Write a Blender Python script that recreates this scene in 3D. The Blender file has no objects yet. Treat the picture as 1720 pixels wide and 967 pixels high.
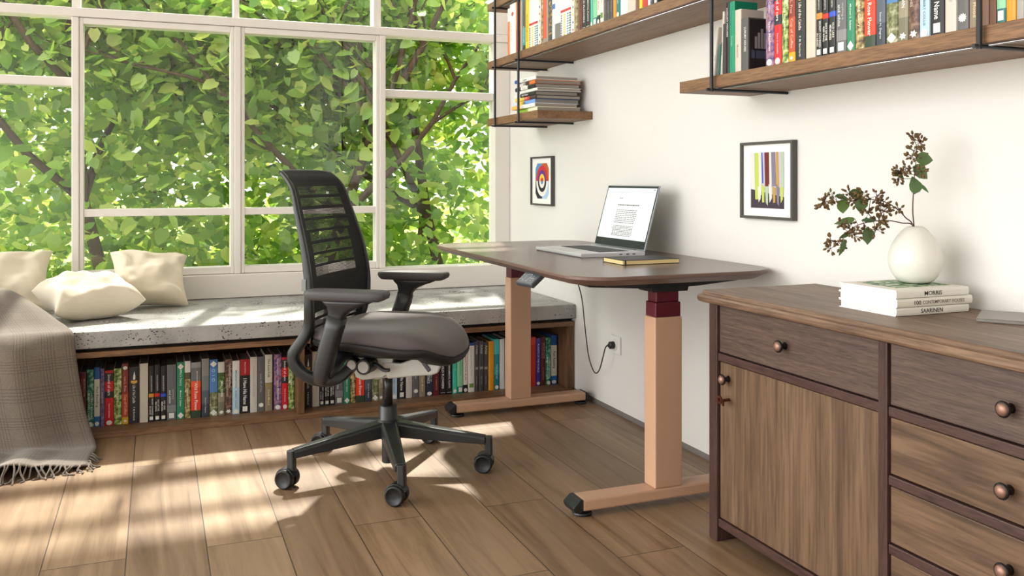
import bpy, bmesh, math, random
from mathutils import Vector, Matrix, noise
PI=math.pi; R=math.radians
D=bpy.data; SC=bpy.context.scene; COL=SC.collection
rnd=random.Random(7)

# ---------------------------------------------------------------- materials
def lin(c):
    return tuple(((x/255)/12.92 if x/255<=.04045 else ((x/255+.055)/1.055)**2.4) for x in c)+(1,)
MC={}
def mat(name):
    m=D.materials.new(name); m.use_nodes=True
    nt=m.node_tree; b=nt.nodes['Principled BSDF']
    return m,nt,b
def plain(name,c,rough=.5,metal=0,bump=0,bscale=60,var=.06,vscale=8,spec=.5,sheen=0,coat=0,emit=0):
    if name in MC: return MC[name]
    m,nt,b=mat(name); L=nt.links; N=nt.nodes
    b.inputs['Roughness'].default_value=rough; b.inputs['Metallic'].default_value=metal
    b.inputs['Specular IOR Level'].default_value=spec
    b.inputs['Sheen Weight'].default_value=sheen; b.inputs['Coat Weight'].default_value=coat
    tc=N.new('ShaderNodeTexCoord'); n=N.new('ShaderNodeTexNoise'); n.inputs['Scale'].default_value=vscale
    n.inputs['Detail'].default_value=3
    L.new(tc.outputs['Object'],n.inputs['Vector'])
    mx=N.new('ShaderNodeMix'); mx.data_type='RGBA'; c=lin(c)
    mx.inputs[6].default_value=tuple(x*(1-var) for x in c[:3])+(1,)
    mx.inputs[7].default_value=tuple(min(1,x*(1+var)) for x in c[:3])+(1,)
    L.new(n.outputs['Fac'],mx.inputs[0]); L.new(mx.outputs[2],b.inputs['Base Color'])
    if emit:
        L.new(mx.outputs[2],b.inputs['Emission Color']); b.inputs['Emission Strength'].default_value=emit
    if bump:
        n2=N.new('ShaderNodeTexNoise'); n2.inputs['Scale'].default_value=bscale; n2.inputs['Detail'].default_value=4
        L.new(tc.outputs['Object'],n2.inputs['Vector'])
        bp=N.new('ShaderNodeBump'); bp.inputs['Strength'].default_value=bump; bp.inputs['Distance'].default_value=.004
        L.new(n2.outputs['Fac'],bp.inputs['Height']); L.new(bp.outputs[0],b.inputs['Normal'])
    MC[name]=m; return m
def ramp(N,stops,const=False):
    r=N.new('ShaderNodeValToRGB'); cr=r.color_ramp
    if const: cr.interpolation='CONSTANT'
    while len(cr.elements)<len(stops): cr.elements.new(.5)
    for e,(p,c) in zip(cr.elements,stops): e.position=p; e.color=lin(c) if len(c)==3 else c
    return r
def wood(name,dark,mid,light,axis='Y',scale=1.0,rough=.45,stretch=14,bump=.15,streak=1.0,spec=.4):
    if name in MC: return MC[name]
    m,nt,b=mat(name); L=nt.links; N=nt.nodes
    tc=N.new('ShaderNodeTexCoord'); mp=N.new('ShaderNodeMapping')
    s=[stretch*scale]*3; s['XYZ'.index(axis)]=scale
    mp.inputs['Scale'].default_value=s
    L.new(tc.outputs['Object'],mp.inputs['Vector'])
    n=N.new('ShaderNodeTexNoise'); n.inputs['Scale'].default_value=1.6; n.inputs['Detail'].default_value=8
    n.inputs['Roughness'].default_value=.62; n.inputs['Distortion'].default_value=1.2*streak
    L.new(mp.outputs[0],n.inputs['Vector'])
    r=ramp(N,[(.26,dark),(.48,mid),(.76,light)]); L.new(n.outputs['Fac'],r.inputs['Fac'])
    n2=N.new('ShaderNodeTexNoise'); n2.inputs['Scale'].default_value=14; n2.inputs['Detail'].default_value=5
    L.new(mp.outputs[0],n2.inputs['Vector'])
    mx=N.new('ShaderNodeMix'); mx.data_type='RGBA'; mx.blend_type='MULTIPLY'; mx.inputs[0].default_value=.55
    r2=ramp(N,[(.35,(150,150,150)),(.6,(255,255,255))]); L.new(n2.outputs['Fac'],r2.inputs['Fac'])
    L.new(r.outputs[0],mx.inputs[6]); L.new(r2.outputs[0],mx.inputs[7]); L.new(mx.outputs[2],b.inputs['Base Color'])
    b.inputs['Roughness'].default_value=rough; b.inputs['Specular IOR Level'].default_value=spec
    bp=N.new('ShaderNodeBump'); bp.inputs['Strength'].default_value=bump; bp.inputs['Distance'].default_value=.002
    L.new(n2.outputs['Fac'],bp.inputs['Height']); L.new(bp.outputs[0],b.inputs['Normal'])
    MC[name]=m; return m

WHITE=plain('white_painted_frame',(236,230,224),.45,var=.02)
BLACK=plain('black_plastic',(30,32,34),.42,var=.1)
BLACKM=plain('black_metal',(38,38,40),.4,metal=.3)
CHROME=plain('bright_metal',(200,200,205),.3,metal=.9)
ALU=plain('satin_aluminium',(176,176,174),.38,metal=.35)
LAPAL=plain('laptop_aluminium',(212,214,218),.38,metal=.35)
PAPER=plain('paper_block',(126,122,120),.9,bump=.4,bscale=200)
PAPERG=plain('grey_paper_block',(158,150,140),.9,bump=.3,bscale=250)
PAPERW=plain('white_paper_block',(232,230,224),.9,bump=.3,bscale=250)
MAHOG=wood('dark_mahogany',(54,36,32),(76,53,47),(88,64,56),'Z',2,.4)
MAHOGH=wood('dark_mahogany_rail',(54,36,32),(76,53,47),(88,64,56),'Y',2,.4)
DRAWD=wood('dark_oak_drawer',(66,50,44),(90,72,64),(112,90,78),'Y',2.2,.45,26)
WALNZ=wood('walnut_door',(62,46,36),(108,84,64),(132,106,82),'Z',.45,.45,17,streak=1.3)
WALNY=wood('walnut_drawer',(62,46,36),(108,84,64),(132,106,82),'Y',.5,.45,16,streak=1.3)
CTOP=wood('worn_oak_top',(78,58,46),(120,94,76),(150,124,100),'Y',.7,.45,18,streak=1.4)
SHELFW=wood('walnut_shelf',(98,70,48),(136,100,70),(156,118,86),'Y',1.5,.5,16)
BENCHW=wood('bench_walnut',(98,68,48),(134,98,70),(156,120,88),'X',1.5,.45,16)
DESKM=plain('desk_laminate',(104,84,76),.27,var=.03,bump=.03,spec=.6)
DESKE=plain('desk_edge',(112,88,78),.4,var=.05)
TAN=plain('tan_powdercoat',(196,156,128),.42,var=.02)
MAROON=plain('maroon_powdercoat',(92,22,36),.4,var=.04)
SEATF=plain('seat_fabric',(92,84,84),.85,bump=.25,bscale=500,var=.04,sheen=.3)
ARMF=plain('arm_pad',(74,72,74),.6,bump=.05,bscale=300)
FAB=plain('back_knit',(20,20,21),.85,bump=.2,bscale=400)
CERAM=plain('matte_ceramic',(230,228,220),.4,var=.02)
COPPER=plain('copper_knob',(150,116,100),.45,metal=.6,var=.2,vscale=120)
COPPERD=plain('aged_knob_rim',(44,38,36),.4,metal=.6)
KEYM=plain('aged_key',(84,38,24),.4,metal=.5)

def floor_mat():
    m,nt,b=mat('oak_plank_floor'); L=nt.links; N=nt.nodes
    tc=N.new('ShaderNodeTexCoord'); sp=N.new('ShaderNodeSeparateXYZ'); L.new(tc.outputs['Object'],sp.inputs[0])
    cb=N.new('ShaderNodeCombineXYZ'); L.new(sp.outputs['Y'],cb.inputs['X'])
    ax=N.new('ShaderNodeMath'); ax.operation='ADD'; ax.inputs[1].default_value=.077+.212*30; L.new(sp.outputs['X'],ax.inputs[0]); L.new(ax.outputs[0],cb.inputs['Y'])
    bk=N.new('ShaderNodeTexBrick'); bk.offset=.37; bk.offset_frequency=2; bk.squash=1
    for k,v in {'Scale':1,'Mortar Size':.0016,'Mortar Smooth':.0,'Bias':0,'Brick Width':1.35,'Row Height':.212}.items(): bk.inputs[k].default_value=v
    bk.inputs['Color1'].default_value=(0,0,0,1); bk.inputs['Color2'].default_value=(1,1,1,1); bk.inputs['Mortar'].default_value=(.5,.5,.5,1)
    L.new(cb.outputs[0],bk.inputs['Vector'])
    vm=N.new('ShaderNodeVectorMath'); vm.operation='MULTIPLY_ADD'
    vm.inputs[1].default_value=(7,7,7); L.new(bk.outputs['Color'],vm.inputs[0])
    mp=N.new('ShaderNodeMapping'); mp.inputs['Scale'].default_value=(15,.85,15); L.new(tc.outputs['Object'],mp.inputs['Vector']); L.new(mp.outputs[0],vm.inputs[2])
    n=N.new('ShaderNodeTexNoise'); n.inputs['Scale'].default_value=1; n.inputs['Detail'].default_value=10; n.inputs['Roughness'].default_value=.66; n.inputs['Distortion'].default_value=1.0
    L.new(vm.outputs[0],n.inputs['Vector'])
    r=ramp(N,[(.24,(88,66,48)),(.36,(122,97,73)),(.50,(146,120,93)),(.64,(160,134,107)),(.8,(174,150,123))]); L.new(n.outputs['Fac'],r.inputs['Fac'])
    r3=ramp(N,[(0,(222,216,212)),(1,(255,252,248))]); L.new(bk.outputs['Color'],r3.inputs['Fac'])
    m1=N.new('ShaderNodeMix'); m1.data_type='RGBA'; m1.blend_type='MULTIPLY'; m1.inputs[0].default_value=1
    L.new(r.outputs[0],m1.inputs[6]); L.new(r3.outputs[0],m1.inputs[7])
    m2=N.new('ShaderNodeMix'); m2.data_type='RGBA'; L.new(bk.outputs['Fac'],m2.inputs[0]); L.new(m1.outputs[2],m2.inputs[6]); m2.inputs[7].default_value=lin((62,46,34))
    L.new(m2.outputs[2],b.inputs['Base Color'])
    rr=N.new('ShaderNodeMapRange'); rr.inputs[3].default_value=.36; rr.inputs[4].default_value=.52; L.new(n.outputs['Fac'],rr.inputs[0]); L.new(rr.outputs[0],b.inputs['Roughness'])
    bp=N.new('ShaderNodeBump'); bp.inputs['Strength'].default_value=.12; bp.inputs['Distance'].default_value=.003; L.new(n.outputs['Fac'],bp.inputs['Height']); L.new(bp.outputs[0],b.inputs['Normal'])
    return m
def plaster_mat():
    m=plain('white_plaster',(226,224,220),.85,bump=.35,bscale=26,var=.012,vscale=3); return m
def stone_mat():
    m,nt,b=mat('grey_travertine'); L=nt.links; N=nt.nodes
    tc=N.new('ShaderNodeTexCoord')
    n=N.new('ShaderNodeTexNoise'); n.inputs['Scale'].default_value=5; n.inputs['Detail'].default_value=8; n.inputs['Roughness'].default_value=.65; L.new(tc.outputs['Object'],n.inputs['Vector'])
    r=ramp(N,[(.3,(138,138,137)),(.5,(164,163,160)),(.7,(186,184,180))]); L.new(n.outputs['Fac'],r.inputs['Fac'])
    mp=N.new('ShaderNodeMapping'); mp.inputs['Scale'].default_value=(1,1,1.6); L.new(tc.outputs['Object'],mp.inputs['Vector'])
    v=N.new('ShaderNodeTexVoronoi'); v.inputs['Scale'].default_value=75; L.new(mp.outputs[0],v.inputs['Vector'])
    n2=N.new('ShaderNodeTexNoise'); n2.inputs['Scale'].default_value=9; n2.inputs['Detail'].default_value=3; L.new(tc.outputs['Object'],n2.inputs['Vector'])
    a=N.new('ShaderNodeMath'); a.operation='MULTIPLY_ADD'; a.inputs[1].default_value=-1.1; a.inputs[2].default_value=.74; L.new(n2.outputs['Fac'],a.inputs[0])
    c=N.new('ShaderNodeMath'); c.operation='LESS_THAN'; L.new(v.outputs['Distance'],c.inputs[0]); L.new(a.outputs[0],c.inputs[1])
    mx=N.new('ShaderNodeMix'); mx.data_type='RGBA'; L.new(c.outputs[0],mx.inputs[0]); L.new(r.outputs[0],mx.inputs[6]); mx.inputs[7].default_value=lin((62,60,56))
    L.new(mx.outputs[2],b.inputs['Base Color']); b.inputs['Roughness'].default_value=.7
    inv=N.new('ShaderNodeMath'); inv.operation='SUBTRACT'; inv.inputs[0].default_value=1; L.new(c.outputs[0],inv.inputs[1])
    bp=N.new('ShaderNodeBump'); bp.inputs['Strength'].default_value=.5; bp.inputs['Distance'].default_value=.003; L.new(inv.outputs[0],bp.inputs['Height']); L.new(bp.outputs[0],b.inputs['Normal'])
    return m
def glass_mat():
    m,nt,b=mat('window_glass'); N=nt.nodes; L=nt.links; N.remove(b)
    o=N['Material Output']; t=N.new('ShaderNodeBsdfTransparent'); t.inputs[0].default_value=(.97,.985,.98,1)
    g=N.new('ShaderNodeBsdfGlossy'); g.inputs['Roughness'].default_value=.01; g.inputs[0].default_value=(1,1,1,1)
    lw=N.new('ShaderNodeLayerWeight'); lw.inputs[0].default_value=.5; pw=N.new('ShaderNodeMath'); pw.operation='POWER'; pw.inputs[1].default_value=4.5; L.new(lw.outputs['Facing'],pw.inputs[0]); f=N.new('ShaderNodeMath'); f.operation='MULTIPLY_ADD'; f.inputs[1].default_value=.75; f.inputs[2].default_value=.035; L.new(pw.outputs[0],f.inputs[0])
    mx=N.new('ShaderNodeMixShader'); L.new(f.outputs[0],mx.inputs[0]); L.new(t.outputs[0],mx.inputs[1]); L.new(g.outputs[0],mx.inputs[2]); L.new(mx.outputs[0],o.inputs[0])
    return m
def leaf_mat(name,cols):
    m,nt,b=mat(name); N=nt.nodes; L=nt.links; N.remove(b); o=N['Material Output']
    oi=N.new('ShaderNodeAttribute'); oi.attribute_name='leafrand'
    r=ramp(N,cols); L.new(oi.outputs['Fac'],r.inputs['Fac'])
    d=N.new('ShaderNodeBsdfDiffuse'); t=N.new('ShaderNodeBsdfTranslucent'); g=N.new('ShaderNodeBsdfGlossy'); g.inputs['Roughness'].default_value=.4
    g.inputs[0].default_value=(.9,.95,.9,1)
    L.new(r.outputs[0],d.inputs[0])
    br=N.new('ShaderNodeMix'); br.data_type='RGBA'; br.blend_type='MULTIPLY'; br.inputs[0].default_value=1; br.inputs[7].default_value=(1,1,.7,1)
    L.new(r.outputs[0],br.inputs[6]); L.new(br.outputs[2],t.inputs[0])
    a=N.new('ShaderNodeMixShader'); a.inputs[0].default_value=.6; L.new(d.outputs[0],a.inputs[1]); L.new(t.outputs[0],a.inputs[2])
    c=N.new('ShaderNodeMixShader'); c.inputs[0].default_value=.06; L.new(a.outputs[0],c.inputs[1]); L.new(g.outputs[0],c.inputs[2])
    L.new(c.outputs[0],o.inputs[0]); return m
def mesh_mat():   # open knit: tiny holes let the view through
    m,nt,b=mat('open_knit_mesh'); N=nt.nodes; L=nt.links; o=N['Material Output']
    b.inputs['Base Color'].default_value=lin((34,34,34)); b.inputs['Roughness'].default_value=.8
    tc=N.new('ShaderNodeTexCoord'); v=N.new('ShaderNodeTexVoronoi'); v.inputs['Scale'].default_value=240; v.inputs['Randomness'].default_value=.0
    L.new(tc.outputs['UV'],v.inputs['Vector'])
    c=N.new('ShaderNodeMath'); c.operation='LESS_THAN'; c.inputs[1].default_value=.37; L.new(v.outputs['Distance'],c.inputs[0])
    t=N.new('ShaderNodeBsdfTransparent'); mx=N.new('ShaderNodeMixShader'); L.new(c.outputs[0],mx.inputs[0]); L.new(b.outputs[0],mx.inputs[1]); L.new(t.outputs[0],mx.inputs[2]); L.new(mx.outputs[0],o.inputs[0])
    return m
def throw_mat():
    m,nt,b=mat('grey_checked_wool'); N=nt.nodes; L=nt.links
    tc=N.new('ShaderNodeTexCoord'); sp=N.new('ShaderNodeSeparateXYZ'); L.new(tc.outputs['UV'],sp.inputs[0])
    def lines(sock,f,wid,off):
        a=N.new('ShaderNodeMath'); a.operation='MULTIPLY_ADD'; a.inputs[1].default_value=f; a.inputs[2].default_value=off; L.new(sock,a.inputs[0])
        fr=N.new('ShaderNodeMath'); fr.operation='FRACT'; L.new(a.outputs[0],fr.inputs[0])
        c=N.new('ShaderNodeMath'); c.operation='LESS_THAN'; c.inputs[1].default_value=wid; L.new(fr.outputs[0],c.inputs[0]); return c.outputs[0]
    def mul(a,b_):
        x=N.new('ShaderNodeMath'); x.operation='MULTIPLY'; L.new(a,x.inputs[0]); L.new(b_,x.inputs[1]); return x.outputs[0]
    lx=mul(lines(sp.outputs['X'],95,.2,0),lines(sp.outputs['X'],11,.6,.2)); ly=mul(lines(sp.outputs['Y'],110,.2,0),lines(sp.outputs['Y'],12,.55,.1))
    mxx=N.new('ShaderNodeMath'); mxx.operation='MAXIMUM'; L.new(lx,mxx.inputs[0]); L.new(ly,mxx.inputs[1])
    n=N.new('ShaderNodeTexNoise'); n.inputs['Scale'].default_value=500; L.new(tc.outputs['Object'],n.inputs['Vector'])
    r=ramp(N,[(.3,(92,82,72)),(.7,(128,116,104))]); L.new(n.outputs['Fac'],r.inputs['Fac'])
    mx=N.new('ShaderNodeMix'); mx.data_type='RGBA'; f=N.new('ShaderNodeMath'); f.operation='MULTIPLY'; f.inputs[1].default_value=.5; L.new(mxx.outputs[0],f.inputs[0])
    L.new(f.outputs[0],mx.inputs[0]); L.new(r.outputs[0],mx.inputs[6]); mx.inputs[7].default_value=lin((58,50,46)); L.new(mx.outputs[2],b.inputs['Base Color'])
    b.inputs['Roughness'].default_value=.95; b.inputs['Sheen Weight'].default_value=.25
    bp=N.new('ShaderNodeBump'); bp.inputs['Strength'].default_value=.4; bp.inputs['Distance'].default_value=.002; L.new(n.outputs['Fac'],bp.inputs['Height']); L.new(bp.outputs[0],b.inputs['Normal'])
    return m
def spine_mat(kind,bands,noisecols=None,nscale=18,rough=.45):
    key='cover_'+kind
    if key in MC: return MC[key]
    m,nt,b=mat(key); N=nt.nodes; L=nt.links
    tc=N.new('ShaderNodeTexCoord'); sp=N.new('ShaderNodeSeparateXYZ'); L.new(tc.outputs['Generated'],sp.inputs[0])
    r=ramp(N,bands,True); L.new(sp.outputs['Z'],r.inputs['Fac'])
    out=r.outputs[0]
    n=N.new('ShaderNodeTexNoise'); n.inputs['Scale'].default_value=nscale; n.inputs['Detail'].default_value=5; L.new(tc.outputs['Object'],n.inputs['Vector'])
    if noisecols:
        z0,z1,cs=noisecols
        k=len(cs); rn=ramp(N,[(.32+.36*i/max(1,k-1),c) for i,c in enumerate(cs)]); n.inputs['Scale'].default_value=nscale*4
        L.new(n.outputs['Fac'],rn.inputs['Fac'])
        w=ramp(N,[(0,(0,0,0)),(max(.0005,z0),(255,255,255)),(min(.9999,z1),(0,0,0))],True) if z0>0 else ramp(N,[(0,(255,255,255)),(min(.9999,z1),(0,0,0))],True)
        L.new(sp.outputs['Z'],w.inputs['Fac'])
        mx=N.new('ShaderNodeMix'); mx.data_type='RGBA'; L.new(w.outputs[0],mx.inputs[0]); L.new(out,mx.inputs[6]); L.new(rn.outputs[0],mx.inputs[7]); out=mx.outputs[2]
    L.new(out,b.inputs['Base Color']); b.inputs['Roughness'].default_value=rough
    MC[key]=m; return m

# ---------------------------------------------------------------- mesh helpers
def box(bm,x0,x1,y0,y1,z0,z1,M=None):
    vs=[bm.verts.new((x,y,z)) for x in (x0,x1) for y in (y0,y1) for z in (z0,z1)]
    for f in ((0,1,3,2),(4,6,7,5),(0,4,5,1),(2,3,7,6),(0,2,6,4),(1,5,7,3)): bm.faces.new([vs[i] for i in f])
    if M: 
        for v in vs: v.co=M@v.co
    return vs
def prism(bm,pts,axis,a,b,M=None):
    """pts 2D outline in the plane normal to axis, extruded from a to b"""
    def P3(p,t):
        return {'x':(t,p[0],p[1]),'y':(p[0],t,p[1]),'z':(p[0],p[1],t)}[axis]
    A=[bm.verts.new(P3(p,a)) for p in pts]; B=[bm.verts.new(P3(p,b)) for p in pts]
    bm.faces.new(A[::-1]); bm.faces.new(B); n=len(pts)
    for i in range(n): bm.faces.new((A[i],A[(i+1)%n],B[(i+1)%n],B[i]))
    if M:
        for v in A+B: v.co=M@v.co
    return A+B
def lathe(bm,prof,c=(0,0,0),seg=24,M=None,cap=True):
    rings=[]; vs=[]
    for r,z in prof:
        ring=[bm.verts.new((c[0]+r*math.cos(2*PI*i/seg),c[1]+r*math.sin(2*PI*i/seg),c[2]+z)) for i in range(seg)]
        rings.append(ring); vs+=ring
    for a,b in zip(rings,rings[1:]):
        for i in range(seg): bm.faces.new((a[i],a[(i+1)%seg],b[(i+1)%seg],b[i]))
    if cap: bm.faces.new(rings[0][::-1]); bm.faces.new(rings[-1])
    if M:
        for v in vs: v.co=M@v.co
    return vs
def rect_sweep(bm,pts,widths,up=None,M=None,round_=0):
    """sweep a rectangle (w across side axis, h across in-plane) along pts"""
    return tube(bm,pts,widths,4,M)
def tube(bm,pts,rad,seg=8,M=None,cap=True,flat=None):
    pts=[Vector(p) for p in pts]; n=len(pts); rings=[]; vs=[]
    rr=rad if isinstance(rad,(list,tuple)) else [rad]*n
    t0=(pts[1]-pts[0]).normalized(); ref=Vector((0,0,1)) if abs(t0.z)<.9 else Vector((1,0,0))
    u=t0.cross(ref).normalized()
    for i,p in enumerate(pts):
        t=(pts[min(i+1,n-1)]-pts[max(i-1,0)]).normalized()
        u=(u-t*u.dot(t)).normalized(); w=t.cross(u)
        r=rr[i]; ra,rb=(r if isinstance(r,(list,tuple)) else (r,r))
        ring=[bm.verts.new(p+u*ra*math.cos(2*PI*k/seg)+w*rb*math.sin(2*PI*k/seg)) for k in range(seg)]
        rings.append(ring); vs+=ring
    for a,b in zip(rings,rings[1:]):
        for k in range(seg): bm.faces.new((a[k],a[(k+1)%seg],b[(k+1)%seg],b[k]))
    if cap: bm.faces.new(rings[0][::-1]); bm.faces.new(rings[-1])
    if M:
        for v in vs: v.co=M@v.co
    return vs
def sweepbox(bm,path,side,hw,ht,M=None,nr=3):
    """rounded-rect section swept along a path lying in a plane with normal 'side'. hw half width along side, ht half thickness in plane (lists ok)"""
    path=[Vector(p) for p in path]; side=Vector(side).normalized(); n=len(path); rings=[]; vs=[]
    hw=hw if isinstance(hw,(list,tuple)) else [hw]*n; ht=ht if isinstance(ht,(list,tuple)) else [ht]*n
    for i,p in enumerate(path):
        t=(path[min(i+1,n-1)]-path[max(i-1,0)]).normalized(); s=(side-t*side.dot(t)).normalized(); w=t.cross(s)
        ring=[]
        for k in range(12):
            a=2*PI*(k+.5)/12; c,sn=math.cos(a),math.sin(a)
            f=lambda v:math.copysign(abs(v)**.45,v)
            ring.append(bm.verts.new(p+s*hw[i]*f(c)+w*ht[i]*f(sn)))
        rings.append(ring); vs+=ring
    for a,b in zip(rings,rings[1:]):
        for k in range(12): bm.faces.new((a[k],a[(k+1)%12],b[(k+1)%12],b[k]))
    bm.faces.new(rings[0][::-1]); bm.faces.new(rings[-1])
    if M:
        for v in vs: v.co=M@v.co
    return vs
def smooth_path(pts,sub=4):
    P=[Vector(p) for p in pts]; out=[]
    for i in range(len(P)-1):
        p0=P[max(i-1,0)];p1=P[i];p2=P[i+1];p3=P[min(i+2,len(P)-1)]
        for j in range(sub):
            t=j/sub
            out.append(.5*((2*p1)+(p2-p0)*t+(2*p0-5*p1+4*p2-p3)*t*t+(3*p1-p0-3*p2+p3)*t**3))
    out.append(P[-1]); return out
def interp(xs,ys,x):
    if x<=xs[0]: return ys[0]
    for i in range(len(xs)-1):
        if x<=xs[i+1]:
            t=(x-xs[i])/(xs[i+1]-xs[i]); return ys[i]+(ys[i+1]-ys[i])*t
    return ys[-1]
def empty(name,loc=(0,0,0),rot=0,mtx=None):
    o=D.objects.new(name,None); o.empty_display_size=.05; COL.objects.link(o)
    if mtx is not None: o.matrix_basis=mtx
    else: o.location=loc; o.rotation_euler=(0,0,rot)
    return o
def wpos(o):
    p=Vector((0,0,0))
    while o: p+=o.location; o=o.parent
    return p
def obj(name,bm,m,parent=None,local=False,bevel=0,seg=2,smooth=False,sub=0,origin=None,recalc=True):
    """link a bmesh as one object. World coords unless local (then in the parent's frame)."""
    if recalc: bmesh.ops.recalc_face_normals(bm,faces=bm.faces)
    if not local:
        if parent: off=wpos(parent)
        else:
            if origin is None:
                n=len(bm.verts); c=sum((v.co for v in bm.verts),Vector())/n; off=Vector((c.x,c.y,min(v.co.z for v in bm.verts)))
            else: off=Vector(origin)
        for v in bm.verts: v.co-=off
    me=D.meshes.new(name); bm.to_mesh(me); bm.free()
    for mm in (m if isinstance(m,(list,tuple)) else [m]): me.materials.append(mm)
    if smooth: me.shade_smooth()
    o=D.objects.new(name,me); COL.objects.link(o)
    if parent: o.parent=parent
    elif not local: o.location=off
    if bevel:
        md=o.modifiers.new('bevel','BEVEL'); md.width=bevel; md.segments=seg; md.limit_method='ANGLE'; md.angle_limit=R(40); md.harden_normals=False
    if sub:
        md=o.modifiers.new('sub','SUBSURF'); md.levels=sub; md.render_levels=sub
    return o
def tag(o,label,cat,group=None):
    o['label']=label; o['category']=cat
    if group: o['group']=group
    return o
def struct(o): o['kind']='structure'; return o
def nb(): return bmesh.new()
def bx(*a,M=None):
    bm=nb(); box(bm,*a,M=M); return bm
def dup(o,parent=None):
    c=o.copy(); COL.objects.link(c)
    if parent: c.parent=parent
    for ch in list(o.children): dup(ch,c)
    return c
TXT={}
def text_data(s,size=1.0,bold=0.0):
    key=(s,bold)
    if key in TXT: return TXT[key]
    cu=D.curves.new('txt','FONT'); cu.body=s; cu.size=1; cu.align_x='CENTER'; cu.align_y='CENTER'; cu.offset=bold; cu.extrude=.012; cu.resolution_u=2
    o=D.objects.new('txt',cu); COL.objects.link(o)
    bpy.context.view_layer.update()
    me=D.meshes.new_from_object(o.evaluated_get(bpy.context.evaluated_depsgraph_get()))
    D.objects.remove(o); D.curves.remove(cu)
    xs=[v.co.x for v in me.vertices]; ys=[v.co.y for v in me.vertices]
    w=max(xs)-min(xs); h=max(ys)-min(ys); cx=(max(xs)+min(xs))/2; cy=(max(ys)+min(ys))/2
    vs=[(v.co.x-cx,v.co.y-cy,v.co.z) for v in me.vertices]; fs=[tuple(p.vertices) for p in me.polygons]
    D.meshes.remove(me)
    TXT[key]=(vs,fs,w,h); return TXT[key]
def text_into(bm,s,M,length=None,height=None,bold=0.0,mi=0):
    """M maps text plane (x right, y up, z out) to target; scaled to length/height (uniform unless both)"""
    vs,fs,w,h=text_data(s,1,bold)
    if length and height: sx,sy=length/w,height/h; sx=min(sx,sy*1.25)
    elif length: sx=sy=length/w
    else: sx=sy=height/h
    V=[bm.verts.new(M@Vector((x*sx,y*sy,z*min(sx,sy)))) for x,y,z in vs]
    for f in fs:
        try:
            ff=bm.faces.new([V[i] for i in f]); ff.material_index=mi
        except ValueError: pass
def frame_M(o,r,u):
    r=Vector(r).normalized(); u=Vector(u).normalized(); n=r.cross(u)
    return Matrix(((r.x,u.x,n.x,o[0]),(r.y,u.y,n.y,o[1]),(r.z,u.z,n.z,o[2]),(0,0,0,1)))
WORLD_LO,WORLD_HI,SUN_E,SUN_EL,EXPO=.3,5.4,7.0,50,0.55
# ================================================================ room shell
WX=1.918; WY=4.884; CEIL=3.05; BF=3.975; BT=.440
PL=plaster_mat()
struct(obj('floor',bx(-3.2,WX+.1,-2.2,WY+.12,-.08,0),floor_mat(),origin=(0,0,0)))
struct(obj('wall_right',bx(WX,WX+.14,-2.2,WY+.12,.024,CEIL),PL,origin=(WX,0,0)))
struct(obj('baseboard_right',bx(WX+.0012,WX+.14,-2.2,WY+.12,0.0005,.0238),plain('shadow_gap_strip',(120,114,110),.6)))
bm=nb(); box(bm,-3.2,WX-.001,-2.2,WY+.12,CEIL,CEIL+.1)
struct(obj('ceiling',bm,PL))
struct(obj('wall_back_blocker',bx(-3.2,WX-.001,-2.32,-2.2,.001,CEIL-.001),PL))  # unseen wall, added to block sky light from behind the camera
XL=-1.16
bm=nb(); box(bm,-3.2,WX-.001,WY-.03,WY+.12,2.70,CEIL-.001); box(bm,-3.2,XL,WY-.03,WY+.12,.001,2.70); box(bm,XL,WX-.001,WY+.0,WY+.12,.001,.44)
struct(obj('wall_window',bm,PL))
# window joinery
GL=glass_mat()
w=struct(empty('window_1',(WX/2,WY,.44)))
Y0,Y1=WY-.045,WY+.07
def wpart(name,*boxes,bev=.004,m=WHITE,parent=w):
    bm=nb()
    for b in boxes: box(bm,*b)
    return obj(name,bm,m,parent,bevel=bev)
wpart('window_sill',(XL,WX-.001,Y0-.02,Y1,.441,.562))
wpart('transom',(XL,WX-.001,Y0,Y1,1.848,1.892))
wpart('window_head',(XL,WX-.001,Y0,Y1,2.63,2.698))
wpart('jamb',(1.825,WX-.001,Y0+.01,Y1,.563,1.847)); wpart('jamb',(1.825,WX-.001,Y0+.01,Y1,1.893,2.629)); wpart('jamb',(XL,-1.08,Y0,Y1,.563,1.847)); wpart('jamb',(XL,-1.08,Y0,Y1,1.893,2.629))
wpart('window_post',(-.383,-.350,Y0+.005,Y1,.563,1.847)); wpart('window_post',(.378,.411,Y0+.005,Y1,.563,1.847)); wpart('window_post',(1.145,1.178,Y0+.005,Y1,.563,1.847))
for a,b_ in ((-.383,-.345),(.375,.405),(1.115,1.158)): wpart('upper_mullion',(a,b_,Y0+.03,Y1,1.893,2.629))
wpart('upper_glazing_bar',(-1.079,1.824,Y0+.045,Y1-.01,2.33,2.37))
wpart('glazing_bar',(-1.079,-.384,Y0+.03,Y1-.005,1.51,1.553)); wpart('glazing_bar',(1.179,1.824,Y0+.03,Y1-.005,1.51,1.553))
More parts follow.
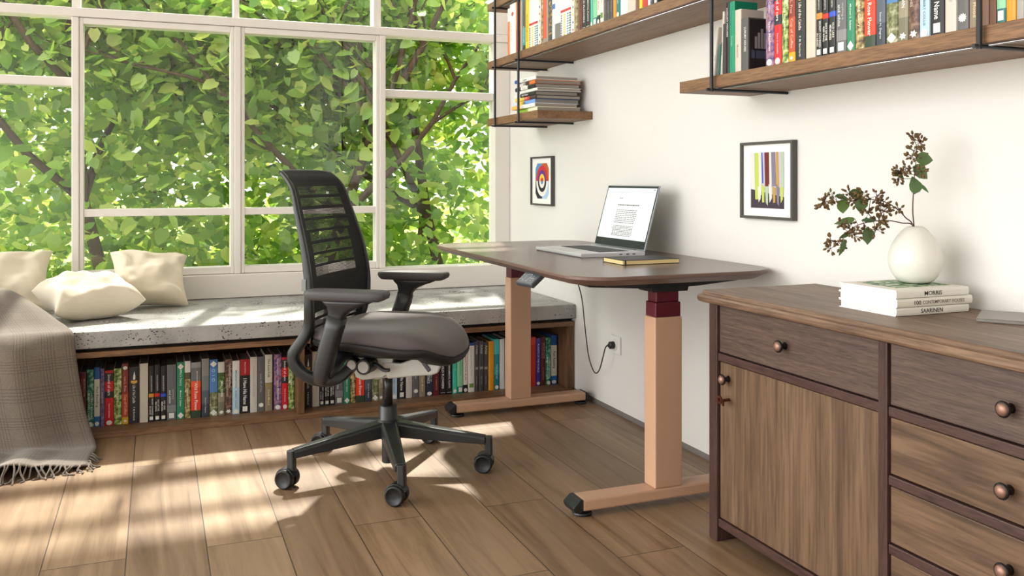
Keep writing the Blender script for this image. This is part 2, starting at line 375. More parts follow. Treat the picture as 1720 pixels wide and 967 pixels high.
def sash(x0,x1):
    s=empty('window_sash',(0,0,0)); s.parent=w; s.location=(0,0,0)
    gx0,gx1=x0+.018,x1-.018; ya,yb=Y0+.012,Y1-.02
    bm=nb()
    for b in ((x0,gx0,ya,yb,.564,1.846),(gx1,x1,ya,yb,.564,1.846),(gx0,gx1,ya,yb,.564,.60),(gx0,gx1,ya,yb,1.815,1.846),(gx0,gx1,ya+.008,yb,.868,.905)): box(bm,*b)
    obj('sash_frame',bm,WHITE,s,bevel=.003)
    obj('window_pane',bx(gx0+.001,gx1-.001,ya+.028,ya+.034,.601,.867),GL,s); obj('window_pane',bx(gx0+.001,gx1-.001,ya+.028,ya+.034,.906,1.814),GL,s)
sash(-.349,.377); sash(.412,1.144)
yg=Y0+.06
for a in ((-1.079,-.384,.563,1.509),(-1.079,-.384,1.554,1.847),(1.179,1.824,.563,1.509),(1.179,1.824,1.554,1.847)):
    obj('window_pane',bx(a[0],a[1],yg,yg+.006,a[2],a[3]),GL,w)
for x0,x1 in ((-1.079,-.384),(-.344,.374),(.406,1.114),(1.159,1.824)):
    obj('window_pane',bx(x0,x1,yg+.006,yg+.012,1.893,2.329),GL,w); obj('window_pane',bx(x0,x1,yg+.006,yg+.012,2.371,2.629),GL,w)

# ================================================================ bench with stone seat
t=tag(empty('bench_bookcase',(.3,BF,0)),'long low walnut bookcase forming the base of the window seat','bookcase')
X0=-1.6; X1=WX-.004; BB=WY-.12
def part(name,m,par,*boxes,bevel=.002):
    bm=nb()
    for b in boxes: box(bm,*b)
    return obj(name,bm,m,par,bevel=bevel)
part('bottom_board',BENCHW,t,(X0,X1,BF+.012,BB,.0,.025)); part('top_board',BENCHW,t,(X0,X1,BF+.004,BB,.331,.355))
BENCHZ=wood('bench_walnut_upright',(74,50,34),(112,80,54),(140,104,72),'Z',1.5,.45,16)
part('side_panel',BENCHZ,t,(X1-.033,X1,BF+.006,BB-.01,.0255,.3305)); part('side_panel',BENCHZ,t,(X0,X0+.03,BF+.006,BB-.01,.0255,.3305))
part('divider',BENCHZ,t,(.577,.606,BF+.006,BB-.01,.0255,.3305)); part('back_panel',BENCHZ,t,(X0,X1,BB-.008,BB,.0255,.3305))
bm=nb(); box(bm,X0-.01,WX-.002,BF-.01,WY-.066,.371,BT)
tag(obj('stone_seat_slab',bm,stone_mat(),bevel=.004),'pitted grey stone slab lying along the window as a seat','bench seat')
part('spacer_strip',plain('dark_gap',(20,18,16),.8),t,(X0+.02,X1-.01,BF+.03,BB,.3555,.3705),bevel=0)

# ================================================================ shelves on the right wall
STEEL=plain('blackened_steel',(48,48,50),.38,metal=.5); STRIP=plain('steel_edge_strip',(190,190,192),.25,metal=.9)
def shelf(y0,y1,z,label,rods_y,strip=True):
    s=tag(empty('wall_shelf',(WX-.15,(y0+y1)/2,z)),label,'shelf','walnut wall shelves on thin steel rods')
    part('shelf_board',SHELFW,s,(1.634,WX-.001,y0,y1,z,z+.038),bevel=.0015)
    for ry in rods_y:
        bm=nb(); tube(bm,[(1.604,ry,z-.007),(WX-.004,ry,z-.007)],.0048,8); obj('support_bar',bm,STEEL,s,smooth=False)
    if strip:
        bm=nb(); tube(bm,[(1.648,max(y0+.03,min(rods_y)-.0),z-.0035),(1.648,max(rods_y),z-.0035)],.003,6); obj('front_rail',bm,STRIP,s,smooth=True)
    return s
shelf(3.785,4.46,1.335,'short walnut shelf by the window holding the lying pile of books',[3.99,4.31])
shelf(2.1,4.46,1.635,'long middle walnut shelf running from the window above the two pictures',[2.34,3.99,4.31])
shelf(2.1,4.46,1.942,'topmost walnut shelf by the window, only its left end in view',[2.34,3.99,4.31])
shelf(.85,2.583,1.340,'long walnut shelf above the sideboard at the right',[1.262,1.395,2.378])
for ry,z0 in ((4.31,1.322),(3.99,1.322),(2.378,1.327),(1.395,1.327)):
    bm=nb(); tube(bm,[(1.6215,ry,z0),(1.6215,ry,CEIL-.02)],.0062,10); box(bm,1.6,WX-.002,ry-.006,ry+.006,CEIL-.03,CEIL-.016)
    tag(obj('shelf_rod',bm,STEEL,smooth=False),{4.31:'thin black steel rod in front of the left shelves, nearest the window',3.99:'thin black steel rod in front of the left shelves, second from the window',2.378:'thin black steel rod at the left end of the right shelf',1.395:'thin black steel rod at the far right of the picture'}[ry],'rod','shelf hanging rods')

# ================================================================ framed pictures
def picture(yc,zc,w_,h_,label,art):
    p=tag(empty('framed_picture',(WX-.01,yc,zc-h_/2)),label,'picture','framed pictures on the white wall')
    fr=.0095; x0,x1=WX-.022,WX-.001; y0,y1,z0,z1=yc-w_/2,yc+w_/2,zc-h_/2,zc+h_/2
    bm=nb()
    for pts in ([(y0,z0),(y1,z0),(y1-fr,z0+fr),(y0+fr,z0+fr)],[(y1,z0),(y1,z1),(y1-fr,z1-fr),(y1-fr,z0+fr)],[(y1,z1),(y0,z1),(y0+fr,z1-fr),(y1-fr,z1-fr)],[(y0,z1),(y0,z0),(y0+fr,z0+fr),(y0+fr,z1-fr)]):
        prism(bm,pts,'x',x0,x1)
    obj('frame',bm,plain('dark_picture_frame',(78,74,72),.45),p,bevel=.0008)
    obj('mat_board',bx(WX-.012,WX-.003,y0+fr,y1-fr,z0+fr,z1-fr),plain('white_mat_board',(240,240,236),.8,var=.01),p)
    art(p,yc,zc)
def poly(bm,pts,mi,x):
    f=bm.faces.new([bm.verts.new((x,y,z)) for y,z in pts]); f.material_index=mi
def cols(pref,cs): return [plain(pref+'_%d%d%d'%c,c,.7,var=.03) for c in cs]
def art_rings(p,yc,zc):
    cs=[(90,140,190),(190,90,40),(236,230,224),(40,38,44),(96,50,130),(238,196,60),(200,40,40),(170,200,230)]
    bm=nb(); x=WX-.0125; hw,hh=.088,.094
    # quadrant blocks behind, cut-corner outline
    for mi,(sy,sz) in zip((0,1,3,7),((1,1),(-1,1),(1,-1),(-1,-1))):
        poly(bm,[(yc,zc),(yc+sy*hw,zc),(yc+sy*hw,zc+sz*hh*.7),(yc+sy*hw*.7,zc+sz*hh),(yc,zc+sz*hh)],mi,x)
    for i,(r,ms) in enumerate(((.078,(6,2)),(.056,(4,3)),(.036,(5,2)),(.017,(6,0)))):
        for k in range(2):
            pts=[(yc,zc+.004)] if False else []
            a0=PI*k; pts+=[(yc+r*math.cos(a0+PI*j/16),zc+r*1.05*math.sin(a0+PI*j/16)) for j in range(17)]
            poly(bm,pts,ms[k],x-.0002*(i+1))
    obj('artwork',bm,cols('ring_paint',cs),p,recalc=False)
def art_stripes(p,yc,zc):
    cs=[(58,48,60),(196,190,204),(190,204,90),(40,90,190),(110,34,30),(128,120,140),(190,150,70),(226,222,214),(176,196,170)]
    bm=nb(); x=WX-.0125; hw,hh=.088,.094; y1=yc+hw
    poly(bm,[(yc-hw,zc-hh),(yc+hw,zc-hh),(yc+hw,zc-.03),(yc-hw,zc-.055)],0,x-.0001)
    poly(bm,[(yc-hw,zc-hh*.6),(yc+hw,zc-hh*.6),(yc+hw,zc+hh),(yc-hw,zc+hh)],1,x)
    for i,(a,b,m_,zz) in enumerate(((0,.1,7,-.03),(.12,.24,2,-.065),(.24,.3,7,-.05),(.33,.36,3,-.01),(.42,.56,4,-.02),(.56,.62,7,-.06),(.62,.74,5,-.02),(.76,.83,6,-.05),(.9,.98,8,-.04))):
        s=.02
        poly(bm,[(y1-a*2*hw,zc+hh),(y1-b*2*hw,zc+hh),(y1-min(1,b+s*1.5)*2*hw,zc+zz),(y1-min(1,a+s)*2*hw,zc+zz)],m_,x-.0003-.00005*i)
    for i in range(7):
        a=.22+.11*i
        poly(bm,[(y1-a*2*hw,zc-.02+.008*(i%2)),(y1-(a+.1)*2*hw,zc-.025),(y1-(a+.09)*2*hw,zc-.062-.012*(i%3)),(y1-(a+.03)*2*hw,zc-.075)],(7,2,8,7,6,5,2)[i],x-.001-.00003*i)
    obj('artwork',bm,cols('stripe_paint',cs),p,recalc=False)
picture(4.3545,1.044,.281,.260,'small dark-framed picture of coloured rings on the wall left of the laptop',art_rings)
picture(2.4715,1.0485,.277,.261,'dark-framed picture of coloured upright stripes on the wall above the desk',art_stripes)

# ================================================================ wall socket + cable
s=tag(empty('wall_socket',(WX,3.5485,.272)),'white wall socket low on the wall between the desk legs','socket')
obj('socket_plate',bx(WX-.010,WX-.0005,3.505,3.592,.271,.352),plain('white_plastic',(235,235,232),.35),s,bevel=.004)
bm=nb(); lathe(bm,[(.026,0),(.026,.004),(.024,.005)],M=Matrix.Translation((WX-.010,3.5485,.3115))@Matrix.Rotation(-PI/2,4,'Y'),seg=28)
obj('socket_ring',bm,plain('white_plastic',(235,235,232),.35),s)
c=tag(empty('power_cable',(1.8,3.72,.17)),'thin black power cable hanging from the desk to the wall socket','cable')
bm=nb(); tube(bm,smooth_path([(1.70,3.60,.715),(1.80,3.78,.68),(1.855,3.815,.56),(1.86,3.783,.49),(1.86,3.757,.388),(1.86,3.722,.256),(1.862,3.690,.196),(1.865,3.655,.168),(1.868,3.62,.190),(1.868,3.585,.255),(1.868,3.565,.295),(1.873,3.556,.310),(1.878,3.55,.3115)],5),.0028,8); obj('cord',bm,BLACK,c,smooth=True)
bm=nb(); lathe(bm,[(.005,0),(.009,.006),(.016,.010),(.017,.028),(.015,.030)],M=Matrix.Translation((1.872,3.5485,.3115))@Matrix.Rotation(PI/2,4,'Y'),seg=20)
obj('plug',bm,BLACK,c,smooth=False)

# ================================================================ desk
t=tag(empty('standing_desk',(1.53,3.13,0)),'height-adjustable desk with dark brown top and tan steel legs','desk')
def desk_outline(x0,x1,y0,y1,inset=0):
    pts=[]
    cx,cy=(x0+x1)/2,(y0+y1)/2; hx,hy=(x1-x0)/2-inset,(y1-y0)/2-inset
    r=.135-inset*.5; bow=.012
    for (sx,sy,a0) in ((1,1,0),(-1,1,90),(-1,-1,180),(1,-1,270)):
        for k in range(11):
            a=R(a0+9*k); pts.append((cx+sx*(hx-r)+r*math.cos(a),cy+sy*(hy-r)+r*math.sin(a)))
    return pts
DT=.758
def desktop():
    bm=nb(); rings=[]
    for inset,z in ((.030,DT-.030),(.004,DT-.014),(0,DT-.010),(0,DT-.003),(.002,DT)):
        rings.append([bm.verts.new((x,y,z)) for x,y in desk_outline(1.166,1.905,2.378,3.950,inset)])
    n=len(rings[0])
    for a,b in zip(rings,rings[1:]):
        for i in range(n):
            f=bm.faces.new((a[i],a[(i+1)%n],b[(i+1)%n],b[i])); f.material_index=1
    bm.faces.new(rings[0][::-1]); bm.faces.new(rings[-1])
    return bm
obj('desktop',desktop(),[DESKM,DESKE],t)
for y0 in (2.497,3.757):
    yc=y0+.035
    part('foot',TAN,t,(1.232,1.868,y0-.002,y0+.072,.020,.057),bevel=.006)
    for xa,xb,x_ in ((1.196,1.232,0),(1.868,1.897,1)):
        bm=nb()
        if not x_: prism(bm,[(xb,.018),(xb,.058),(xb-.012,.058),(xa,.036),(xa+.008,.018)],'y',y0-.003,y0+.073)
        else: prism(bm,[(xa,.018),(xa,.058),(xa+.01,.056),(xb-.006,.036),(xb-.01,.018)],'y',y0-.003,y0+.073)
        obj('foot_cap',bm,BLACK,t,bevel=.003)
    for xg in (1.245,1.855):
        bm=nb(); lathe(bm,[(.029,.0005),(.032,.005),(.030,.010),(.010,.014),(.008,.020)],(xg,yc,0)); obj('levelling_glide',bm,BLACK,t,smooth=False)
    part('leg_column',TAN,t,(1.489,1.590,y0,y0+.070,.0572,.607),bevel=.004)
    part('leg_stage',MAROON,t,(1.4925,1.5865,y0+.003,y0+.067,.6072,.6545),bevel=.003)
    part('leg_stage',MAROON,t,(1.4975,1.5815,y0+.007,y0+.063,.6547,.690),bevel=.003)
    bm=nb(); 
    prism(bm,[(1.24,.7275),(1.25,.716),(1.44,.704),(1.470,.7035),(1.474,.690),(1.606,.690),(1.610,.7035),(1.64,.704),(1.80,.716),(1.81,.7275)],'y',y0-.008,y0+.08)
    obj('top_bracket',bm,BLACK,t,bevel=.002)
part('crossbeam',BLACK,t,(1.45,1.49,2.585,3.75,.700,.7275)); part('crossbeam',BLACK,t,(1.62,1.66,2.585,3.75,.700,.7275))
part('control_box',BLACK,t,(1.50,1.61,2.75,3.15,.698,.7275),bevel=.005); part('cable_tray',BLACK,t,(1.30,1.44,2.46,2.86,.716,.7278),bevel=.004)
# hand controller under front edge
M=Matrix.Translation((1.172,2.77,.719))@Matrix.Rotation(R(8),4,'Z')@Matrix.Rotation(R(-38),4,'Y')@Matrix.Scale(.85,4)
hc=obj('hand_controller',bx(-.042,.030,-.062,.062,-.012,.010,M=M),plain('controller_shell',(70,74,80),.4),t,bevel=.006,seg=3)
bm=nb(); mi=0
FM=M@Matrix.Translation((-.008,0,.0108))
# slanted top face markings: square display outline, arrows, preset dots
def lr(bm,x0,x1,y0,y1,M,z=.0): 
    box(bm,x0,x1,y0,y1,z,z+.0004,M=M)
for a in ((-.020,.020,-.010,-.0085),(-.020,.020,.0185,.020),(-.020,-.0185,-.010,.0),(-.020,-.0185,.010,.020),(.0185,.020,-.010,.020),(-.0007,.0007,-.045,-.012)): lr(bm,*a,FM)
for px_,py_ in ((-.012,.030),(.012,.030),(-.012,.045),(.012,.045),(.012,-.030),(-.012,-.030)): lr(bm,px_-.0022,px_+.0022,py_-.0015,py_+.0015,FM)
obj('controller_markings',bm,plain('controller_print',(200,205,210),.4),hc)

# ================================================================ laptop
LP=tag(empty('laptop',(1.4754,3.0108,DT+.0003),.0186),'open silver laptop showing a text page, on the brown desk','laptop')
w_,d_=.409,.278
bm=nb()
for (z,i) in ((0.0,.004),(.004,0),(.0155,0)): pass
prism(bm,[(0.004,.0),(0,.004),(0,.013),(.002,.015),(d_,.016),(d_,.003),(d_-.004,0)],'y',0,w_)
obj('base',bm,LAPAL,LP,local=True,bevel=.0015)
bm=nb(); KT=.0158
box(bm,.098,.228,.035,w_-.035,KT-.0006,KT+.0002); obj('keyboard_deck',bm,plain('keyboard_well',(60,62,66),.5),LP,local=True)
bm=nb(); kw=(w_-.074)/14
for r_ in range(6):
    n_=14 if r_<5 else 8
    y_=.037
    for k in range(n_):
        kk=kw if r_>0 or True else kw
        if r_==0 and k in (4,):   # space bar
            box(bm,.100+r_*.0213,.1185+r_*.0213,y_+.001,y_+kw*5-.001,KT+.0002,KT+.0014); y_+=kw*5; continue
        if y_+kw>w_-.036: break
        box(bm,.100+r_*.0213,.1185+r_*.0213,y_+.001,y_+kw-.001,KT+.0002,KT+.0014); y_+=kw
o=obj('keyboard_keys',bm,plain('key_caps',(34,35,38),.5),LP,local=True); 
obj('touchpad',bx(.012,.088,.135,.275,KT-.001,KT+.0001),plain('touchpad_metal',(186,188,192),.3,metal=.6),LP,local=True)
bm=nb()
for xx in (.165,.195,.222): box(bm,xx,xx+.013,-.0003,.001,.006,.0095)
obj('side_port',bm,BLACK,LP,local=True)
# lid, tilted back
tl=R(15.5); Hh=.262
LM=Matrix.Translation((d_-.004,0,.0165))@Matrix.Rotation(tl,4,'Y')
bm=nb(); box(bm,0,.0065,0,w_,0,Hh,M=LM); lid=obj('screen_lid',bm,plain('lid_metal',(150,153,158),.35,metal=.6),LP,local=True,bevel=.002)
bm=nb(); box(bm,-.0006,.0,.004,w_-.004,.005,Hh-.004,M=LM); obj('screen_bezel',bm,plain('bezel',(44,50,54),.25),lid,local=True)
# display, page and text
bm=nb(); box(bm,-.0010,-.0007,.010,w_-.010,.036,Hh-.012,M=LM)
obj('display',bm,plain('display_window',(214,222,228),.5,emit=.22,var=.005),lid,local=True)
bm=nb(); box(bm,-.0013,-.0011,.050,w_-.085,.040,Hh-.040,M=LM); obj('document_page',bm,plain('display_page',(232,233,234),.5,emit=.22,var=0),lid,local=True)
bm=nb(); rt=random.Random(3); px_=w_-.125   # left of page (screen left = +y)
def words_line(z,y0,y1,h):
    y=y0
    while y>y1+.004:
        L_=rt.uniform(.006,.02); e=max(y1,y-L_); box(bm,-.0017,-.0014,e,y,z,z+h,M=LM); y=e-.0035
words_line(.205,px_,px_-.03,.0030); words_line(.176,px_+.0,px_-.17,.0042); DI=plain('display_ink',(40,42,46),.5,var=.02)
obj('display_heading',bm,DI,lid,local=True); bm=nb()
for k in range(8): words_line(.155-k*.0075,px_,px_-.165,.0026)
obj('display_text',bm,DI,lid,local=True); bm=nb()
for k in range(8): words_line(.089-k*.0058,px_,px_-.160,.0024)
obj('display_text',bm,plain('display_ink',(40,42,46),.5,var=.02),lid,local=True)
bm=nb(); y=w_-.03
while y>.03:
    box(bm,-.0014,-.0011,y-.007,y,Hh-.030,Hh-.0285,M=LM); y-=.012
box(bm,-.0014,-.0011,.02,w_-.02,Hh-.0185,Hh-.0180,M=LM); box(bm,-.0014,-.0011,.018,.03,Hh-.020,Hh-.0165,M=LM)
obj('display_toolbar',bm,plain('display_toolbar_ink',(120,132,150),.5),lid,local=True)
bm=nb(); tube(bm,[(d_-.002,.06,.0165),(d_-.002,w_-.06,.0165)],.0045,10); obj('hinge',bm,plain('hinge_metal',(120,122,126),.35,metal=.6),LP,local=True)

# ================================================================ notebook
NBk=tag(empty('notebook',(1.482,2.700,DT+.0003),0),'closed black notebook with cream page edges, beside the laptop','notebook')
nw,nd=.146,.227
bm=nb(); box(bm,0,nd,0,nw,0,.0016); box(bm,0,nd,0,nw,.0145,.0165); box(bm,0,nd,nw-.003,nw,.0016,.0145)
obj('cover',bm,plain('black_leatherette',(38,36,36),.5,bump=.5,bscale=300),NBk,local=True,bevel=.0008)
obj('pages',bx(.0015,nd-.002,.0015,nw-.004,.0018,.0143),plain('cream_pages',(238,214,156),.85,bump=.3,bscale=400),NBk,local=True)
bm=nb(); box(bm,.008,.014,-.0012,-.0002,-.0002,.0172); box(bm,.008,.014,-.0002,nw,.0166,.0172); obj('elastic_band',bm,BLACK,NBk,local=True)
# ================================================================ office chair (local frame: +x forward, +y its left, far from the camera)
CH=tag(empty('office_chair',(.770,3.190,0),R(-35.5)),'black mesh-back office chair with grey seat on a five-star wheeled base','chair')
DK=plain('chair_black',(34,36,38),.38,var=.05,spec=.6)
CX0=.016
# --- base
def star_arm():
    bm=nb(); n=9; rings=[]
    for i in range(n):
        t=i/(n-1); x=.03+t*.325
        hw=.031-.012*t; top=.180-.049*t; h=.056-.026*t
        if i==n-1: pass
        rings.append([bm.verts.new(p) for p in ((x,-hw,top-h),(x,-hw,top-.008),(x,-hw+.007,top),(x,hw-.007,top),(x,hw,top-.008),(x,hw,top-h),(x,hw-.006,top-h+.003),(x,-hw+.006,top-h+.003))])
    for a,b in zip(rings,rings[1:]):
        for k in range(8): bm.faces.new((a[k],a[(k+1)%8],b[(k+1)%8],b[k]))
    bm.faces.new(rings[0][::-1]); bm.faces.new(rings[-1])
    return bm
bm=nb()
for k in range(1):
    lathe(bm,[(.036,.118),(.044,.128),(.046,.172),(.037,.184),(.034,.187),(.033,.232),(.030,.236)],seg=28)
hub=obj('base_hub',bm,DK,CH,local=True,smooth=False); hub.location=(CX0,0,0)
for p in hub.data.polygons: p.use_smooth=abs(p.normal.z)<.95
# caster geometry once
def caster_parts(ang):
    a=ang; ca,sa=math.cos(a),math.sin(a)
    arm=obj('base_arm',star_arm(),DK,CH,local=True,bevel=.003,seg=2); arm.location=(CX0,0,0); arm.rotation_euler=(0,0,a)
    return arm
ang0=3.325+R(35.5)
AR=.362
swiv=[2.2,2.5,2.3,2.4,2.6]
for k in range(5):
    a=ang0+k*2*PI/5
    arm=caster_parts(a)
    c=empty('caster',(CX0+AR*math.cos(a),AR*math.sin(a),0)); c.parent=CH; c.rotation_euler=(0,0,R(35.5)+R((50,54,60,52,46)[k]))
    # axle along local x, two wheels
    for s_ in (-1,1):
        bm=nb(); Mw=Matrix.Translation((s_*.0075,.013,.0335))@Matrix.Rotation(s_*PI/2,4,'Y')
        lathe(bm,[(.030,0),(.0325,.002),(.0333,.005),(.0333,.018),(.031,.0225),(.026,.024),(.0255,.0225),(.004,.0225)],M=Mw,seg=32)
        wobj=obj('wheel',bm,plain('caster_wheel',(22,23,25),.5),c,local=True)
        for p in wobj.data.polygons: p.use_smooth=len(p.vertices)==4
    bm=nb(); sweepbox(bm,[(0,-.004,.062),(0,-.004,.085),(0,-.002,.128)],(1,0,0),.0125,.014); box(bm,-.007,.007,-.014,.024,.036,.064)
    # curved hood over the wheels
    prof=[(.037*math.cos(R(t_))+.013,.0335+.037*math.sin(R(t_))) for t_ in range(20,161,20)]; pin=[(.0345*math.cos(R(t_))+.013,.0335+.0345*math.sin(R(t_))) for t_ in range(160,19,-20)]
    prism(bm,prof+pin,'x',-.020,.020)
    obj('caster_fork',bm,DK,c,local=True,bevel=.002)
# --- gas column
bm=nb(); lathe(bm,[(.021,.028),(.023,.032),(.023,.12)],seg=24); g=obj('column_housing',bm,DK,CH,local=True); g.location=(CX0,0,0)
bm=nb(); lathe(bm,[(.0165,.230),(.0165,.365)],seg=24)
g=obj('gas_column',bm,plain('gas_cylinder',(52,50,50),.28,metal=.5),CH,local=True); g.location=(CX0,0,0)
for p in g.data.polygons: p.use_smooth=abs(p.normal.z)<.9
# --- mechanism
bm=nb()
prism(bm,[(-.085,.425),(.075,.432),(.060,.372),(.030,.352),(-.045,.340),(-.072,.350),(-.078,.392)],'y',-.095,.095)
prism(bm,[(.03,.410),(.10,.408),(.205,.448),(.240,.444),(.246,.400),(.236,.380),(.215,.372),(.16,.366),(.05,.350)],'y',-.098,-.080)
prism(bm,[(.03,.410),(.10,.408),(.205,.448),(.240,.444),(.246,.400),(.236,.380),(.215,.372),(.16,.366),(.05,.350)],'y',.080,.098)
prism(bm,[(-.02,.352),(.06,.372),(.18,.402),(.18,.390),(.05,.352),(.0,.340)],'y',-.08,.08)
mech=obj('tilt_mechanism',bm,plain('mechanism_grey',(188,188,180),.4,metal=.15),CH,local=True,bevel=.006,seg=3)
bm=nb(); prism(bm,[(-.16,.470),(.20,.470),(.235,.450),(.205,.432),(-.09,.430),(-.16,.445)],'y',-.15,.15); obj('seat_support_plate',bm,DK,CH,local=True,bevel=.01)
bm=nb(); box(bm,-.007,.007,-.003,.003,-.022,.022,M=Matrix.Translation((.195,-.0995,.404))@Matrix.Rotation(R(-38),4,'Y')); obj('mechanism_slot',bm,plain('slot_shadowed_metal',(70,70,72),.4,metal=.5),mech,local=True,bevel=.002)
def knob(x,z,r,y0,y1,name,par=CH):
    bm=nb(); M=Matrix.Translation((x,y0,z))@Matrix.Rotation(PI/2,4,'X'); L_=y0-y1
    lathe(bm,[(r*.9,0),(r,.004),(r,L_-.006),(r*.92,L_),(r*.78,L_),(r*.74,L_-.003)],M=M,seg=32)
    k=obj(name,bm,DK,par,local=True)
    bm=nb(); lathe(bm,[(r*.72,L_-.0035),(r*.70,L_-.001)],M=M,seg=32); obj('knob_cap',bm,plain('grey_cap',(188,188,184),.5),k,local=True); return k
knob(-.055,.408,.023,-.128,-.166,'back_pivot_cap')
k2=knob(-.012,.402,.028,-.09,-.165,'tension_knob')
bm=nb(); sweepbox(bm,smooth_path([(0,-.13,.410),(.03,-.135,.405),(.055,-.14,.392),(.075,-.142,.392)],3),(0,1,0),.010,.006); obj('control_lever',bm,DK,CH,local=True)
# --- seat: cushion + shell
def seat_outline(a,grow=0):
    # superellipse-like plan: wider at hips, rounded waterfall front
    n=3.0; c,s=math.cos(a),math.sin(a)
    f=lambda v:math.copysign(abs(v)**(2/n),v)
    x=.035+(.262+grow)*f(c); y=(.262+grow)*f(s)*(1-.05*(f(c)+1)*.5)
    return x,y
def seat_z(x,y):
    z=.545
    if x>.12: z-=.62*(x-.12)**2/.28
    if x<-.10: z-=.05*((-.10-x)/.12)**2*.12/.12*.35
    z+=.010*(abs(y)/.25)**2 -.006
    return z
SEG=64
def seat_mesh():
    bm=nb(); fr=[(0,0),(.35,0),(.62,.0),(.8,.001),(.90,.006),(.96,.014),(.99,.024),(1,.038)]
    rings=[]; c=bm.verts.new((.035,0,seat_z(.035,0)))
    for q,dz in fr[1:]:
        ring=[]
        for k in range(SEG):
            x,y=seat_outline(2*PI*k/SEG); x=.035+(x-.035)*q; y*=q
            ring.append(bm.verts.new((x,y,seat_z(x,y)-dz)))
        rings.append(ring)
    # lower lip towards shell line
    ring=[]
    for k in range(SEG):
        x,y=seat_outline(2*PI*k/SEG,-.004); 
        low=.497-.018*max(0,min(1,(x-.0)/.16))+.010*max(0,min(1,(x-.22)/.08))
        ring.append(bm.verts.new((x,y,min(low,seat_z(x,y)-.040))))
    rings.append(ring)
    ring=[bm.verts.new((.035+(v.co.x-.035)*.9,v.co.y*.9,v.co.z-.004)) for v in ring]; rings.append(ring)
    for k in range(SEG): bm.faces.new((c,rings[0][k],rings[0][(k+1)%SEG]))
    for a,b in zip(rings,rings[1:]):
        for k in range(SEG): bm.faces.new((a[k],b[k],b[(k+1)%SEG],a[(k+1)%SEG]))
    bm.faces.new(rings[-1][::-1])
    return bm
seat=obj('seat_cushion',seat_mesh(),SEATF,CH,local=True,smooth=True,sub=1)
bm=nb(); rings=[]
for q,dz in ((1.003,.0),(1.004,-.012),(.97,-.026),(.86,-.036),(.6,-.042)):
    ring=[]
    for k in range(SEG):
        x,y=seat_outline(2*PI*k/SEG)
        low=.500-.020*max(0,min(1,(x-.0)/.16))+.012*max(0,min(1,(x-.22)/.08)); low=min(low,seat_z(x,y)-.036)
        ring.append(bm.verts.new((.035+(x-.035)*q,y*q,low+dz)))
    rings.append(ring)
for a,b in zip(rings,rings[1:]):
    for k in range(SEG): bm.faces.new((a[k],a[(k+1)%SEG],b[(k+1)%SEG],b[k]))
bm.faces.new(rings[-1]); bm.faces.new(rings[0][::-1])
obj('seat_shell',bm,plain('seat_shell_black',(26,26,28),.6),CH,local=True,smooth=True)
# --- backrest sheet with knit windows
ZS=[.465,.50,.55,.62,.70,.80,.90,1.01,1.06,1.083]
XS=[-.205,-.190,-.178,-.170,-.172,-.188,-.216,-.248,-.272,-.305]
WS=[.175,.200,.228,.243,.245,.240,.226,.208,.200,.190]
def sp(z,A):
    # smooth interpolation through table
    for i in range(len(ZS)-1):
        if z<=ZS[i+1]:
            t=max(0,(z-ZS[i])/(ZS[i+1]-ZS[i])); p0=A[max(i-1,0)];p1=A[i];p2=A[i+1];p3=A[min(i+2,len(A)-1)]
            return .5*((2*p1)+(p2-p0)*t+(2*p0-5*p1+4*p2-p3)*t*t+(3*p1-p0-3*p2+p3)*t**3)
    return A[-1]
def back_pt(u,z,off=0):   # u in -1..1
    w=sp(z,WS); zz=z
    if z>1.03: zz=z-.006*abs(u)**6*1.0
    x=sp(z,XS)-.022*(1-u*u)+off
    return Vector((x,u*w,zz))
rowz=[]; z=.712
for k in range(8): rowz.append((z,z+.031)); z+=.0405
lowz=[(.508,.530),(.538,.560),(.568,.588)]
zl=sorted(set([.465,.48,.495]+[a for r in rowz+lowz for a in r]+[.60,.62,.64,.66,.68,.70,1.045,1.055,1.063,1.070,1.077,1.083]))
ul=[-1,-.97,-.9,-.8,-.7,-.4,-.2,0,.2,.4,.7,.8,.9,.97,1]
def back_sheet():
    bm=nb(); uvl=bm.loops.layers.uv.new('UVMap'); G=[[bm.verts.new(back_pt(u,z)) for u in ul] for z in zl]
    for i in range(len(zl)-1):
        for j in range(len(ul)-1):
            f=bm.faces.new((G[i][j],G[i][j+1],G[i+1][j+1],G[i+1][j])); zc=(zl[i]+zl[i+1])/2; uc=(ul[j]+ul[j+1])/2
            win=(any(a<zc<b for a,b in rowz) and abs(uc)<(.8 if zc>.87 else .7)) or (any(a<zc<b for a,b in lowz) and abs(uc)<.8)
            f.material_index=1 if win else 0
            for l in f.loops: l[uvl].uv=(l.vert.co.y,l.vert.co.z)
    return bm
bs=obj('back_mesh',back_sheet(),[FAB,mesh_mat()],CH,local=True,smooth=True,recalc=False)
md=bs.modifiers.new('thick','SOLIDIFY'); md.thickness=.004; md.offset=0; md.use_rim=True
md.material_offset_rim=0
# flexor slats behind the knit
for a,b in zip(rowz,rowz[1:]):
    zc=(a[1]+b[0])/2; bm=nb(); pts=[back_pt(u,zc,-.0065) for u in (-.9,-.7,-.45,-.2,0,.2,.45,.7,.9)]; tube(bm,pts,.0028,6); obj('back_slat',bm,DK,CH,local=True,smooth=True)
